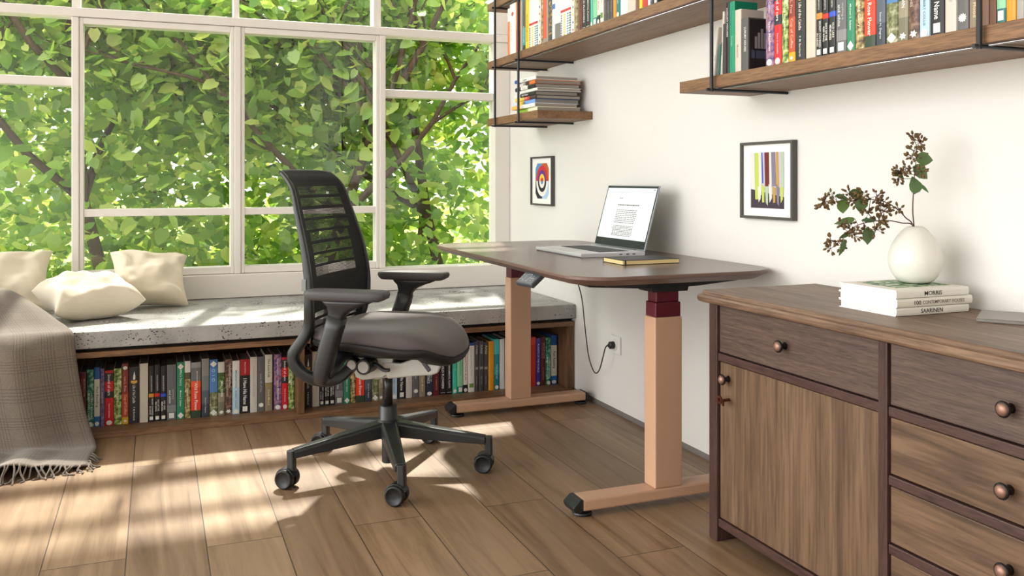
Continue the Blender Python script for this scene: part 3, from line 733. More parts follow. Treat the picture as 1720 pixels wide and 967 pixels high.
# back shell panels (opaque frame border of the back)
for s_ in (-1,1):
    pts=[]; ny=8
    zz=[1.083,1.07,1.045,1.01,.95,.90,.84,.78,.72,.66,.60,.55]
    P_=[back_pt(s_*1.0,z_)+Vector((-.004,s_*.004,0)) for z_ in zz]
    P_+= [Vector((-.205,s_*.232,.50)),Vector((-.238,s_*.232,.455)),Vector((-.236,s_*.230,.415)),Vector((-.198,s_*.222,.376)),Vector((-.145,s_*.205,.358)),Vector((-.10,s_*.180,.362)),Vector((-.075,s_*.155,.384)),Vector((-.055,s_*.135,.412))]
    P_=smooth_path(P_,2); n=len(P_)
    hw=[.0085 if i<n*.45 else .0085+.010*min(1,(i-n*.45)/(n*.2)) for i in range(n)]
    ht=[.007 if i<n*.15 else min(.020,.007+.013*(i-n*.15)/(n*.5)) for i in range(n)]
    bm=nb(); sweepbox(bm,P_,(0,1,0),hw,ht); obj('back_frame',bm,plain('chair_frame_dark',(48,50,50),.3,metal=.35),CH,local=True,smooth=True)
bm=nb(); pts=[back_pt(u,1.083,-.003) for u in [-1,-.9,-.6,-.3,0,.3,.6,.9,1]]; tube(bm,pts,.0055,8); obj('top_rail',bm,DK,CH,local=True,smooth=True)
bm=nb(); box(bm,-.196,-.178,-.2615,-.2575,.672,.712); obj('lumbar_slider',bm,plain('slider_grey',(120,124,122),.4),CH,local=True,bevel=.002)
# --- arms
for s_ in (-1,1):
    A=empty('armrest',(0,s_*.318,0)); A.parent=CH
    bm=nb(); rings=[]
    n=4.6; f=lambda v:math.copysign(abs(v)**(2/n),v)
    for q,z_ in ((.88,.655),(.97,.664),(1,.674),(.985,.682),(.93,.6865),(.7,.6875),(.35,.6875)):
        rings.append([bm.verts.new((-.003+.145*q*f(math.cos(2*PI*k/40))+( -.004 if z_<.66 else 0),.047*(q if q>.9 else q*.95)*f(math.sin(2*PI*k/40)),z_)) for k in range(40)])
    for a,b in zip(rings,rings[1:]):
        for k in range(40): bm.faces.new((a[k],a[(k+1)%40],b[(k+1)%40],b[k]))
    bm.faces.new(rings[0][::-1]); bm.faces.new(rings[-1])
    obj('arm_pad',bm,ARMF,A,local=True,smooth=True)
    bm=nb(); rings=[]
    for (xc,hx,hy,z_) in ((.0,.085,.036,.655),(.0,.080,.036,.646),(-.012,.055,.032,.634),(-.028,.036,.026,.618),(-.036,.027,.023,.600),(-.040,.025,.022,.560)):
        rings.append([bm.verts.new((xc+hx*f(math.cos(2*PI*k/28)),hy*f(math.sin(2*PI*k/28)),z_)) for k in range(28)])
    for a,b in zip(rings,rings[1:]):
        for k in range(28): bm.faces.new((a[k],a[(k+1)%28],b[(k+1)%28],b[k]))
    bm.faces.new(rings[0][::-1]); bm.faces.new(rings[-1]); obj('arm_bracket',bm,DK,A,local=True,smooth=True)
    bm=nb(); P_=[(-.036,0,.598),(-.048,0,.56),(-.068,-s_*.004,.50),(-.088,-s_*.012,.44),(-.098,-s_*.018,.405),(-.102,-s_*.022,.375),(-.103,-s_*.022,.368)]
    sweepbox(bm,P_,(0,1,0),[.027,.027,.028,.029,.029,.025,.016],[.030,.030,.030,.030,.028,.022,.012]); obj('arm_post',bm,DK,A,local=True,smooth=True)
    bm=nb(); sweepbox(bm,[(-.098,-s_*.02,.40),(-.095,-s_*.06,.415),(-.09,-s_*.11,.440),(-.09,-s_*.20,.448)],(1,0,0),.035,.016); obj('arm_bridge',bm,DK,A,local=True,smooth=True)

# ================================================================ sideboard
SB=tag(empty('sideboard',(1.72,1.58,0)),'brown wooden sideboard with carved top edge, copper knobs and dark rails','sideboard')
FXX=1.513; YA,YB=2.232,.89; TZ=.692
part('side_panel',MAHOG,SB,(FXX,WX-.002,2.192,YA,0.0005,TZ-.0005)); part('side_panel',MAHOG,SB,(FXX,WX-.002,YB,YB+.04,0.0005,TZ-.0005))
part('centre_post',MAHOG,SB,(FXX,FXX+.36,1.542,1.569,.0465,TZ-.0005))
part('back_board',MAHOG,SB,(WX-.012,WX-.003,YB+.041,2.191,.08,TZ-.001)); part('bottom_board',MAHOG,SB,(FXX+.03,WX-.013,YB+.041,2.191,.055,.067))
part('bottom_rail',MAHOGH,SB,(FXX+.004,FXX+.028,YB+.041,1.541,.044,.068)); part('bottom_rail',MAHOGH,SB,(FXX+.004,FXX+.028,1.570,2.191,.044,.068))
part('rail',MAHOGH,SB,(FXX+.003,FXX+.03,1.570,2.191,.526,.548))
for z0,z1 in ((.524,.546),(.371,.393),(.218,.240)): part('rail',MAHOGH,SB,(FXX+.003,FXX+.03,YB+.041,1.541,z0,z1))
def add_knob(par,y,z,x=FXX+.008,r=.0155):
    M=Matrix.Translation((x,y,z))@Matrix.Rotation(-PI/2,4,'Y')
    bm=nb(); lathe(bm,[(.010,0),(.007,.004),(.006,.014),(.011,.017),(r,.019),(r+.001,.022),(r,.0245),(r*.82,.0255)],M=M,seg=28); k=obj('knob',bm,COPPERD,par,smooth=True)
    bm=nb(); lathe(bm,[(r*.84,.0235),(r*.80,.0262),(r*.62,.0290),(r*.38,.0308),(r*.12,.0316)],M=M,seg=28); obj('knob_face',bm,COPPER,k,local=False,smooth=True)
    # child coordinates are world minus parents
    return k
def drawer(y0,y1,z0,z1,m,ky,kz):
    d=obj('drawer',bx(FXX+.008,FXX+.028,y0,y1,z0,z1),m,SB,bevel=.002)
    add_knob(d,ky,kz)
drawer(1.5715,2.1895,.551,TZ-.003,DRAWD,1.900,.618)
drawer(YB+.043,1.5395,.549,TZ-.003,DRAWD,1.237,.613)
drawer(YB+.043,1.5395,.396,.521,WALNY,1.240,.456)
drawer(YB+.043,1.5395,.243,.368,WALNY,1.240,.303)
drawer(YB+.043,1.5395,.071,.215,WALNY,1.240,.150)
d=obj('door',bx(FXX+.009,FXX+.029,1.5725,2.1885,.071,.523),WALNZ,SB,bevel=.002)
add_knob(d,2.149,.480,FXX+.009,.0145)
bm=nb(); Mk=Matrix.Translation((FXX+.009,2.143,.424))@Matrix.Rotation(-PI/2,4,'Y')
lathe(bm,[(.0025,0),(.0025,.022)],M=Mk,seg=10)
# key bow: ring in the plane facing out, turned sideways
ring=[]
Mr=Matrix.Translation((FXX-.020,2.150,.4235))
for q in range(24):
    a=2*PI*q/24; ring.append((0.0,.0125*math.cos(a),.0125*math.sin(a)))
ri=[(0,.0055*math.cos(2*PI*q/24)+.0,.0055*math.sin(2*PI*q/24)) for q in range(24)]
Va=[[bm.verts.new(Mr@Vector((dx,p[1],p[2]))) for p in rr_] for rr_ in (ring,ri) for dx in (-.0015,.0015)]
for q in range(24):
    n_=(q+1)%24
    for A_,B_ in ((0,2),(3,1),(1,0),(2,3)): bm.faces.new((Va[A_][q],Va[A_][n_],Va[B_][n_],Va[B_][q]))
box(bm,FXX-.022,FXX-.018,2.133,2.142,.4215,.4255); box(bm,FXX-.019,FXX+.004,2.132,2.136,.4215,.4255); box(bm,FXX-.022,FXX-.018,2.130,2.137,.410,.4265)
obj('key',bm,KEYM,d)
# top with moulded edge
def top_profile(): return [(1.498,.6905),(1.4895,.694),(1.487,.700),(1.487,.708),(1.4905,.713),(1.4975,.7155),(1.4985,.7165),(1.4985,.722),(1.5005,.7250),(1.504,.726)]
bm=nb(); rings=[]
prof=top_profile()
for (x,z) in prof:
    ins=x-1.487
    pts=[]; x0=x; x1=WX-.002; y0=YB-.02+ins; y1=2.262-ins; r=.014
    c45=.009
    pts=[(x1,y0),(x1,y1),(x0+c45,y1),(x0+c45*.3,y1-c45*.3),(x0,y1-c45),(x0,y0+c45),(x0+c45*.3,y0+c45*.3),(x0+c45,y0)]
    rings.append([bm.verts.new((a,b,z)) for a,b in pts])
for a,b in zip(rings,rings[1:]):
    for k in range(8): bm.faces.new((a[k],a[(k+1)%8],b[(k+1)%8],b[k]))
bm.faces.new(rings[0][::-1]); bm.faces.new(rings[-1])
obj('moulded_top',bm,CTOP,SB,bevel=.001)
# grey slab at right
e1=Vector((.593,-.805,0)); e2=Vector((.805,.593,0)); A0=Vector((1.742,1.506,.7263))
M=Matrix(((e1.x,e2.x,0,A0.x),(e1.y,e2.y,0,A0.y),(0,0,1,A0.z),(0,0,0,1)))
g=empty('grey_folder',(1.742,1.506,.7263)); tag(g,'flat grey folder lying at the right end of the sideboard top','folder')
obj('folder_cover',bx(0,.20,0,.145,.007,.0095,M=M),plain('folder_grey',(150,144,138),.5),g,bevel=.001); obj('folder_base',bx(0,.20,0,.145,.0,.0066,M=M),plain('folder_grey_dark',(132,126,120),.6),g,bevel=.001)

# ================================================================ vase and branches
VX,VY,VZ=1.792,1.732,.7895
bm=nb(); vp=[(.012,.0),(.030,.0),(.043,.006),(.0545,.020),(.0625,.040),(.0655,.058),(.0635,.074),(.0570,.094),(.0455,.114),(.034,.129),(.025,.138),(.0185,.142),(.0155,.1425),(.0135,.139),(.016,.130),(.026,.122)]
lathe(bm,vp,(VX,VY,VZ),48)
v=tag(obj('vase',bm,CERAM,smooth=True),'round matte white egg-shaped vase on the white books','vase')
EUL=leaf_mat('eucalyptus_leaf',[(0,(66,100,54)),(.5,(88,124,68)),(1,(112,148,80))])
SEED=plain('seed_pod',(104,80,44),.6,var=.2,vscale=60); STEM=plain('twig',(84,52,44),.6)
def leaf_at(bm,p,dirv,nrm,L_,W_,rv):
    lay=bm.faces.layers.float.get('leafrand') or bm.faces.layers.float.new('leafrand')
    d=Vector(dirv).normalized(); n=Vector(nrm); s=d.cross(n).normalized(); n=s.cross(d).normalized(); p=Vector(p)
    prof=[(0,0),(.10,.30),(.30,.48),(.55,.46),(.80,.24),(1,0)]
    mid=[bm.verts.new(p+d*L_*t-n*L_*.10*t*t) for t,_ in prof]
    for sg in (-1,1):
        ed=[mid[0]]+[bm.verts.new(p+d*L_*t+s*sg*W_*w+n*(W_*.14*w/.5-L_*.1*t*t)) for t,w in prof[1:-1]]+[mid[-1]]
        for i in range(len(prof)-1):
            vs=[mid[i],mid[i+1],ed[i+1],ed[i]]; u_=[]
            for q in vs:
                if q not in u_: u_.append(q)
            f=bm.faces.new(u_ if sg>0 else u_[::-1]); f[lay]=rv; f.smooth=True
def cluster(bmS,bmP,p,r,n,seed):
    q=random.Random(seed); p=Vector(p)
    for i in range(n):
        dv=Vector((q.gauss(0,1),q.gauss(0,1),q.gauss(0,1))).normalized(); e=p+dv*r*q.uniform(.55,1)
        tube(bmS,[p,e],.0006,4); dd=(dv+Vector((q.gauss(0,.3),q.gauss(0,.3),q.gauss(0,.3)))).normalized()
        M=frame_M(e,dd.orthogonal(),dd.cross(dd.orthogonal()))
        lathe(bmP,[(.0005,0),(.0028,.0028),(.0035,.006),(.002,.0098),(.0005,.0112)],M=M,seg=6)
def branch(label,stem,leaves,clusters,seed):
    b=tag(empty('eucalyptus_branch',stem[0]),label,'branch','seeded branches in the white vase')
    bmS=nb(); P_=smooth_path(stem,5); tube(bmS,P_,[.0019-.0011*i/len(P_) for i in range(len(P_))],7)
    bmP=nb(); bmL=nb()
    for i,(p,r,n) in enumerate(clusters):
        cp=min(P_,key=lambda s_:(s_-Vector(p)).length); tube(bmS,[cp,Vector(p)],.0008,5); cluster(bmS,bmP,p,r,n,seed*50+i)
    for i,(p,dv,nv,L_,W_) in enumerate(leaves):
        leaf=nb(); cp=min(P_,key=lambda s_:(s_-Vector(p)).length); tube(bmS,[cp,Vector(p)],.0008,5)
        leaf_at(leaf,p,dv,nv,L_,W_,random.Random(seed*9+i).random()); obj('leaf',leaf,EUL,b,recalc=False)
    obj('stem',bmS,STEM,b,smooth=True); obj('seed_cluster',bmP,SEED,b,smooth=True)
O_=Vector((VX,VY,VZ+.06))
rx_,ry_=.9293,-.3693   # picture right in world
def Q(u,v_,dep=0):
    """point near the vase: u to the right, v up (metres from the vase mouth), dep away from the viewer"""
    return Vector((VX+rx_*u+.3693*dep,VY+ry_*u+.9293*dep,VZ+.142+v_))
k_=2.27/1502
def QP(u,v,dep=0): return Q((u-1541)*k_,(377-v)*k_,dep)
fv=Vector((.3693,.9293,0)); rv=Vector((rx_,ry_,0)); uv=Vector((0,0,1))
def LF(u,v,du,dv,L_,W_,tilt=0,dep=0):
    d=rv*du+uv*(-dv); n=-fv+uv*.2+rv*tilt
    return (QP(u,v,dep),d,n,L_*k_*1.0,W_*k_)
branch('tall upright eucalyptus branch in the vase, with round leaves and seeds',
 [Q(0,-.075),Q(-.003,0),QP(1537,350),QP(1538,322),QP(1540,290),QP(1543,262),QP(1543,240)],
 [LF(1538,322,-.1,-1,30,28,.3,-.01),LF(1541,262,1,.1,32,24,-.3,0),LF(1540,276,.8,.6,34,26,.2,.01),LF(1548,306,1,.7,24,9,.9,.005),LF(1508,283,.7,.5,24,14,.6,.012)],
 [(QP(1535,258),.012,12),(QP(1549,235),.016,16),(QP(1541,228,.01),.014,14),(QP(1535,250,-.01),.014,12),(QP(1557,256,.01),.008,8),(QP(1518,287,.01),.017,18),(QP(1524,279,-.006),.014,14),(QP(1515,297,.006),.012,10),(QP(1549,285,-.012),.012,12)],1)
branch('longest eucalyptus branch reaching to the left from the vase',
 [Q(.0,-.08,.002),Q(-.004,0,.003),QP(1525,362),QP(1510,347),QP(1488,335),QP(1460,331),QP(1430,331),QP(1400,337)],
 [LF(1433,318,1,.55,30,20,.3,.01),LF(1445,330,.1,1,24,26,.2,-.012),LF(1418,332,.2,1,24,26,.2,.006),LF(1405,325,1,.2,24,10,.6,-.006)],
 [(QP(1389,334),.016,16),(QP(1388,341,.01),.014,12),(QP(1402,327,-.006),.015,14),(QP(1433,322,.01),.014,14),(QP(1440,332,-.01),.018,18),(QP(1452,324,.006),.016,16),(QP(1450,345,-.005),.014,12),(QP(1478,325,.005),.015,14),(QP(1481,342,-.008),.019,20),(QP(1490,352,.005),.018,18),(QP(1513,347),.009,8),(QP(1464,356,.006),.012,10)],2)
branch('lower eucalyptus branch drooping to the left from the vase',
 [Q(.002,-.08,-.003),Q(-.005,-.001,-.004),QP(1518,371),QP(1495,367),QP(1465,369),QP(1440,377),QP(1420,392),QP(1408,408)],
 [LF(1441,364,-1,.25,36,12,.2,.004),LF(1450,366,1,.05,26,8,.3,-.004),LF(1458,378,.1,1,30,24,.2,-.006),LF(1420,398,-.25,1,30,13,.5,-.008),LF(1432,388,-1,.5,20,8,.3,.004)],
 [(QP(1481,370),.018,18),(QP(1474,382,-.006),.018,16),(QP(1432,381,.006),.018,18),(QP(1438,392,-.004),.016,16),(QP(1460,386,.006),.014,14),(QP(1400,400,.003),.016,14),(QP(1418,409,.005),.011,10),(QP(1398,414,-.004),.011,10),(QP(1420,375,.01),.012,10)],3)
# ================================================================ books
K=(30,28,30); W_=(232,228,220)
# kind: (thick, height, depth, bands, noise, texts[(string, z centre frac, length frac, colour, width frac, x shift)], emblem, description)
BK={
'mushroom':(.030,.235,.17,[(0,(92,26,30))],None,[('MUSHROOM',.72,.42,(190,150,130),.32,.18),('KITCHEN & MORE',.72,.42,(170,120,105),.22,-.2),('R. PARRETTO',.24,.30,(190,150,130),.25,0)],None,'maroon book on mushrooms'),
'forest':(.029,.24,.17,[(0,(28,110,84)),(.06,(40,124,96)),(.55,(60,140,110))],(.0,.98,[(16,50,44),(34,128,96),(160,200,180)]),[('FOREST & YOUR',.36,.5,(230,238,232),.32,.2),('MOUNTAIN STAIRS',.36,.5,(230,238,232),.32,-.2)],'disc','mottled green book on forest and mountain'),
'fast':(.026,.245,.17,[(0,(36,104,178)),(.17,(222,218,206)),(.80,(30,92,168))],None,[('Fast Reading',.5,.5,(70,70,76),.6,0),],'disc','blue and white book with handwritten title'),
'purple':(.019,.235,.17,[(0,(70,60,110))],(0,1,[(52,44,84),(120,104,150),(160,132,150)]),[('GALAXIES',.5,.3,(215,205,220),.4,0)],None,'narrow purple mottled book'),
'sound':(.031,.232,.17,[(0,(206,20,34)),(.42,(210,24,36)),(.50,(36,36,44)),(.62,(206,22,34)),(.80,(34,30,34)),(.95,(196,20,32))],None,[('Sound of cars',.74,.38,(245,240,236),.42,.0),('Trevor D. Nicholaides',.27,.26,(240,235,230),.22,0)],'disc','red book titled Sound of cars'),
'valley':(.026,.235,.17,[(0,(120,150,70))],(0,1,[(36,52,24),(96,130,52),(170,190,110),(222,226,190)]),[('Watching the Valley',.6,.6,(236,238,224),.42,.0)],None,'leafy green valley book'),
'coffee':(.022,.25,.17,[(0,(214,166,28)),(.11,(186,70,38)),(.50,(140,46,34)),(.86,(120,46,34))],None,[('Cup of Coffee',.32,.34,(232,190,170),.6,0),('Leo L. Free',.66,.24,(228,180,160),.42,0)],'disctop','orange-brown book titled Cup of Coffee with yellow foot'),
'candle':(.037,.24,.17,[(0,(34,34,38))],None,[('Life of the Candle',.52,.32,(232,228,222),.34,0),('P. M. Bernhardt',.17,.24,(220,216,210),.24,0)],'candle','black book titled Life of the Candle'),
'cream':(.030,.25,.17,[(0,(206,198,184))],None,[],None,'plain cream book'),
'sd1':(.019,.235,.17,[(0,(26,26,30)),(.43,(214,140,48)),(.50,(26,26,30))],None,[('SHAUN DANFORTH',.68,.28,(225,222,216),.30,0),('SECRET COVERED',.26,.30,(240,238,232),.34,.2),('IN SAND',.20,.16,(240,238,232),.34,-.22)],'square','slim black book with an orange mark, Secret Covered in Sand'),
'sd2':(.019,.235,.17,[(0,(26,26,30)),(.43,(206,38,32)),(.49,(26,26,30))],None,[('SHAUN DANFORTH',.68,.28,(225,222,216),.30,0),('DAY OF THE',.28,.20,(240,238,232),.36,.2),('RED KING',.26,.17,(240,238,232),.36,-.22)],'square','slim black book with red mark, Day of the Red King'),
'sd3':(.019,.235,.17,[(0,(26,26,30)),(.43,(40,84,206)),(.49,(26,26,30))],None,[('SHAUN DANFORTH',.68,.28,(225,222,216),.30,0),('OLD LAKE',.28,.17,(240,238,232),.36,.2),('MEMORIES',.26,.17,(240,238,232),.36,-.22)],'square','slim black book with a blue mark, Old Lake Memories'),
'grey':(.034,.235,.17,[(0,(104,104,106)),(.14,(136,136,136)),(.26,(104,104,106))],None,[('anything it',.46,.26,(184,186,184),.28,.16),('and white',.42,.24,(225,225,222),.30,-.16)],'square','wide grey book with pale lettering'),
'mia':(.028,.24,.17,[(0,(42,132,96))],None,[("Mia's Story",.72,.34,(190,224,206),.52,0),('Michael S. Salazar',.36,.28,(236,244,238),.26,0)],'diamond',"green book titled Mia's Story"),
'glory':(.025,.25,.17,[(0,(120,110,80)),(.68,(92,84,52)),(.80,(222,220,208))],(0,.68,[(44,34,26),(120,96,62),(180,160,96),(216,206,170)]),[('Living Glory II',.36,.5,(236,226,190),.55,0)],None,'mottled brown book titled Living Glory'),
'rose':(.035,.24,.17,[(0,(48,66,50)),(.13,(226,62,34)),(.55,(236,92,50)),(.66,(110,112,112)),(.9,(150,150,148))],None,[('Wild Rose Flower',.38,.5,(248,244,236),.40,0),('Julie Henderson',.74,.22,(232,226,220),.2,.1)],None,'orange and grey book titled Wild Rose Flower'),
'degree':(.028,.25,.17,[(0,(54,60,74)),(.22,(84,92,106)),(.45,(120,122,124)),(.7,(140,138,134))],None,[('Steven N. Degree',.2,.28,(220,222,226),.30,0)],None,'blue-grey book with a small white author name'),
'ornament':(.029,.24,.17,[(0,(120,126,84)),(.42,(80,130,186)),(.85,(60,110,170))],(0,.42,[(58,74,36),(120,124,80),(190,190,160)]),[('O  I  O',.72,.22,(190,214,236),.5,0)],'diamond','blue and green ornamental book'),
'town':(.025,.235,.17,[(0,(120,116,96)),(.25,(150,140,118)),(.45,(64,84,42)),(.8,(206,202,188))],(.42,.72,[(26,44,18),(70,104,40),(140,160,90)]),[('SMALL TOWN',.5,.30,(246,244,238),.40,.05)],'flower','book titled SMALL TOWN with a tree on its spine'),
'under':(.026,.24,.17,[(0,(96,66,56))],(0,1,[(44,28,26),(104,74,62),(150,124,108)]),[('UNDERSTANDING',.7,.42,(222,206,190),.34,.15),('THE CITY STONES',.5,.5,(206,190,176),.28,-.2)],'flower','brown mottled book titled UNDERSTANDING'),
'imagination':(.026,.23,.17,[(0,(176,206,222)),(.5,(206,216,214)),(.8,(220,222,214))],None,[('IMAGINATION',.66,.34,(70,96,110),.32,0),('ROBERT COLLIS',.28,.32,(90,120,140),.28,0)],'disc','pale blue book titled IMAGINATION'),
'name':(.038,.24,.17,[(0,(22,22,26)),(.70,(170,22,36))],None,[('I Have His Name',.40,.48,(246,244,240),.44,0),('Margot Robinson',.84,.22,(240,220,216),.18,0)],'square','black and red book titled I Have His Name'),
'cream2':(.029,.245,.17,[(0,(204,196,186))],None,[('The Wilderness Book Shelf',.56,.62,(176,164,152),.30,0)],None,'cream book with faint lettering'),
'gflower':(.028,.24,.17,[(0,(96,94,94))],None,[('Love All of Her',.52,.34,(184,182,178),.34,0)],'flowerbig','dark grey book with a large white flower at its foot'),
'folk':(.028,.245,.17,[(0,(140,126,104)),(.42,(150,132,84)),(.49,(60,54,46)),(.50,(206,200,184))],None,[('The Lost Folk',.76,.34,(60,56,52),.36,0),('Dark Mood',.24,.28,(226,206,160),.36,0)],None,'cream and tan book titled The Lost Folk'),
'space':(.031,.25,.17,[(0,(84,66,110))],(0,1,[(44,38,74),(112,84,140),(170,120,120),(150,130,190)]),[('Vincent Curren',.78,.30,(226,220,236),.30,.0),('Space Machines',.36,.44,(236,226,232),.42,0)],'disc','purple starry book titled Space Machines'),
'ethics':(.027,.235,.17,[(0,(36,48,62)),(.6,(44,58,74)),(.86,(150,148,144))],None,[('POETICS OF',.42,.26,(214,218,222),.32,.22),('ETHICS',.36,.2,(240,240,240),.46,-.14)],'disc','dark blue book titled ETHICS'),
'wildflowers':(.029,.24,.17,[(0,(26,22,26))],None,[('WILD FLOWERS',.36,.48,(244,242,240),.44,0),('P. Donadoni',.82,.24,(210,208,206),.26,0)],'lines','black book titled WILD FLOWERS'),
'plants':(.028,.24,.17,[(0,(26,22,26))],None,[('ORNAMENTAL PLANTS',.36,.48,(236,234,232),.34,0),('F. Donadoni',.82,.24,(210,208,206),.26,0)],'lines','black book titled ORNAMENTAL PLANTS'),
'teal':(.025,.24,.17,[(0,(70,190,160)),(.5,(56,176,146))],None,[('THE FADING ISLAND',.7,.5,(150,226,206),.34,0)],'disc','plain turquoise book'),
'mint':(.027,.24,.17,[(0,(20,110,110)),(.13,(140,206,164))],None,[('Meadow and Garden',.52,.5,(80,140,104),.24,0)],'square','mint green book with dark teal foot'),
'marathon':(.026,.24,.17,[(0,(22,22,24)),(.15,(234,230,222)),(.82,(48,160,150))],None,[('MARATHON RUN',.5,.55,(190,34,44),.42,0)],'disc','white book titled MARATHON RUN in red letters'),
'whiteblue':(.032,.24,.17,[(0,(228,224,216)),(.94,(56,70,160))],None,[('Heart and Home Tales',.62,.6,(186,184,176),.34,0)],'squaregreen','white book with a blue top and small green square'),
'fungi':(.0185,.24,.17,[(0,(74,70,70))],None,[('FUNGI',.84,.26,(206,202,196),.56,0),('Anna Torres',.22,.28,(170,166,160),.3,0)],'midsquare','slim grey book titled FUNGI'),
'orange':(.026,.24,.17,[(0,(224,148,28))],None,[],None,'plain orange book'),
'sea':(.028,.245,.17,[(0,(22,120,126)),(.3,(40,160,160)),(.45,(30,140,146)),(.7,(70,190,190))],None,[('THE ISLAND',.36,.3,(190,230,230),.34,0)],'disc','sea-blue book'),
'white':(.030,.24,.17,[(0,(232,230,226))],None,[],None,'plain white book'),
'yelorn':(.026,.24,.17,[(0,(214,190,84))],(0,1,[(196,168,60),(214,192,92),(120,90,40)]),[('GARDEN ATLAS',.4,.4,(80,60,30),.3,0)],None,'yellow ornamented book'),
'redplain':(.026,.245,.17,[(0,(196,40,28)),(.85,(214,60,40))],None,[],None,'plain red book'),
'planets':(.022,.235,.17,[(0,(58,52,150)),(.9,(70,64,160))],None,[('PLANETS OF THE WORLD',.58,.6,(220,216,240),.42,0)],'disc','violet-blue book titled PLANETS OF THE WORLD'),
'whor':(.022,.24,.17,[(0,(226,120,50)),(.72,(238,234,228))],None,[],None,'white book with an orange lower spine'),
'wh2':(.055,.25,.17,[(0,(240,238,232))],None,[('THE INDIVIDUALS',.45,.5,(120,110,104),.14,-.2)],'discred','wide white book with small lettering'),
'redor':(.022,.25,.17,[(0,(206,70,40)),(.45,(226,110,50))],None,[],None,'red-orange book'),
'ltgrey':(.022,.25,.17,[(0,(160,158,152))],None,[],None,'plain light grey book'),
'tealgrey':(.026,.26,.17,[(0,(60,70,76)),(.1,(60,170,180)),(.42,(84,90,94)),(.9,(50,130,150))],None,[('MARINE LIFE',.3,.3,(230,236,236),.4,0)],None,'grey and teal book'),
'yellow':(.034,.26,.17,[(0,(236,206,50))],None,[('YELLOW HOUSE NOTES',.4,.5,(150,110,20),.3,0)],None,'yellow book'),
'calendar':(.095,.27,.17,[(0,(240,238,232))],None,[],'calendar','wide white book with coloured columns'),
'dots':(.022,.27,.17,[(0,(226,222,214))],None,[],'dots','white book dotted with colours'),
'floral':(.024,.27,.17,[(0,(150,130,90))],(0,1,[(80,66,50),(160,140,100),(206,196,160)]),[],None,'brown floral book'),
'orangetop':(.033,.28,.17,[(0,(150,140,130)),(.08,(226,86,50)),(.76,(236,206,50))],None,[],None,'orange book with a yellow top'),
'dkfloral':(.040,.27,.17,[(0,(60,58,62))],(0.05,.7,[(50,48,52),(70,66,68),(206,160,60)]),[],None,'dark book with golden floral pattern'),
'whiteblot':(.034,.28,.17,[(0,(236,234,230)),(.5,(60,110,190)),(.58,(236,234,230))],None,[],None,'white book with a blue blot'),
'tealtip':(.034,.28,.17,[(0,(120,118,116)),(.25,(236,234,230)),(.7,(60,160,150)),(.85,(230,228,224))],None,[],None,'white book with a teal patch'),
'brown':(.030,.26,.17,[(0,(120,80,60))],None,[],None,'plain brown book'),
'luxury':(.022,.224,.085,[(0,(22,20,22))],None,[('LUXURY HOUSES',.72,.40,(236,236,232),.5,0)],None,'tall black book titled LUXURY HOUSES'),
'design':(.038,.222,.085,[(0,(18,140,106))],None,[('Design',.45,.14,(170,222,200),.3,0)],None,'tall green book titled Design'),
'moderne':(.030,.192,.085,[(0,(206,196,184))],None,[('Moderne',.34,.2,(150,130,110),.3,0)],None,'cream book titled Moderne'),
'luxgrey':(.034,.160,.085,[(0,(84,84,86))],None,[('LUXURY HOUSES',.6,.46,(230,230,228),.36,.1)],None,'grey LUXURY HOUSES book with chair photograph cover'),
'bauhaus':(.0105,.200,.08,[(0,(214,204,196))],None,[('BAUHAUS',.42,.3,(60,50,56),.6,0)],None,'thin leaning white book titled BAUHAUS'),
'living':(.006,.158,.08,[(0,(224,218,210))],None,[('LIVING',.38,.3,(70,70,80),.7,0)],None,'thin leaning white book titled LIVING'),
'thinteal':(.007,.10,.08,[(0,(20,120,110))],None,[],None,'thin teal booklet'),
'thinblack':(.0145,.16,.08,[(0,(50,36,40))],None,[],None,'thin dark book'),
}
PROT={}
def star_pts(n,r0,r1,cx,cz):
    return [(cx+(r0 if i%2 else r1)*math.cos(PI*i/n+.2),cz+(r0 if i%2 else r1)*math.sin(PI*i/n+.2)) for i in range(2*n)]
def flatpoly(bm,pts,y,mi=0):
    vs=[bm.verts.new((x,y,z)) for x,z in pts]; f=bm.faces.new(vs); f.material_index=mi
    B=[bm.verts.new((x,y+.0004,z)) for x,z in pts]; n=len(pts)
    for i in range(n): q=bm.faces.new((vs[i],vs[(i+1)%n],B[(i+1)%n],B[i])); q.material_index=mi
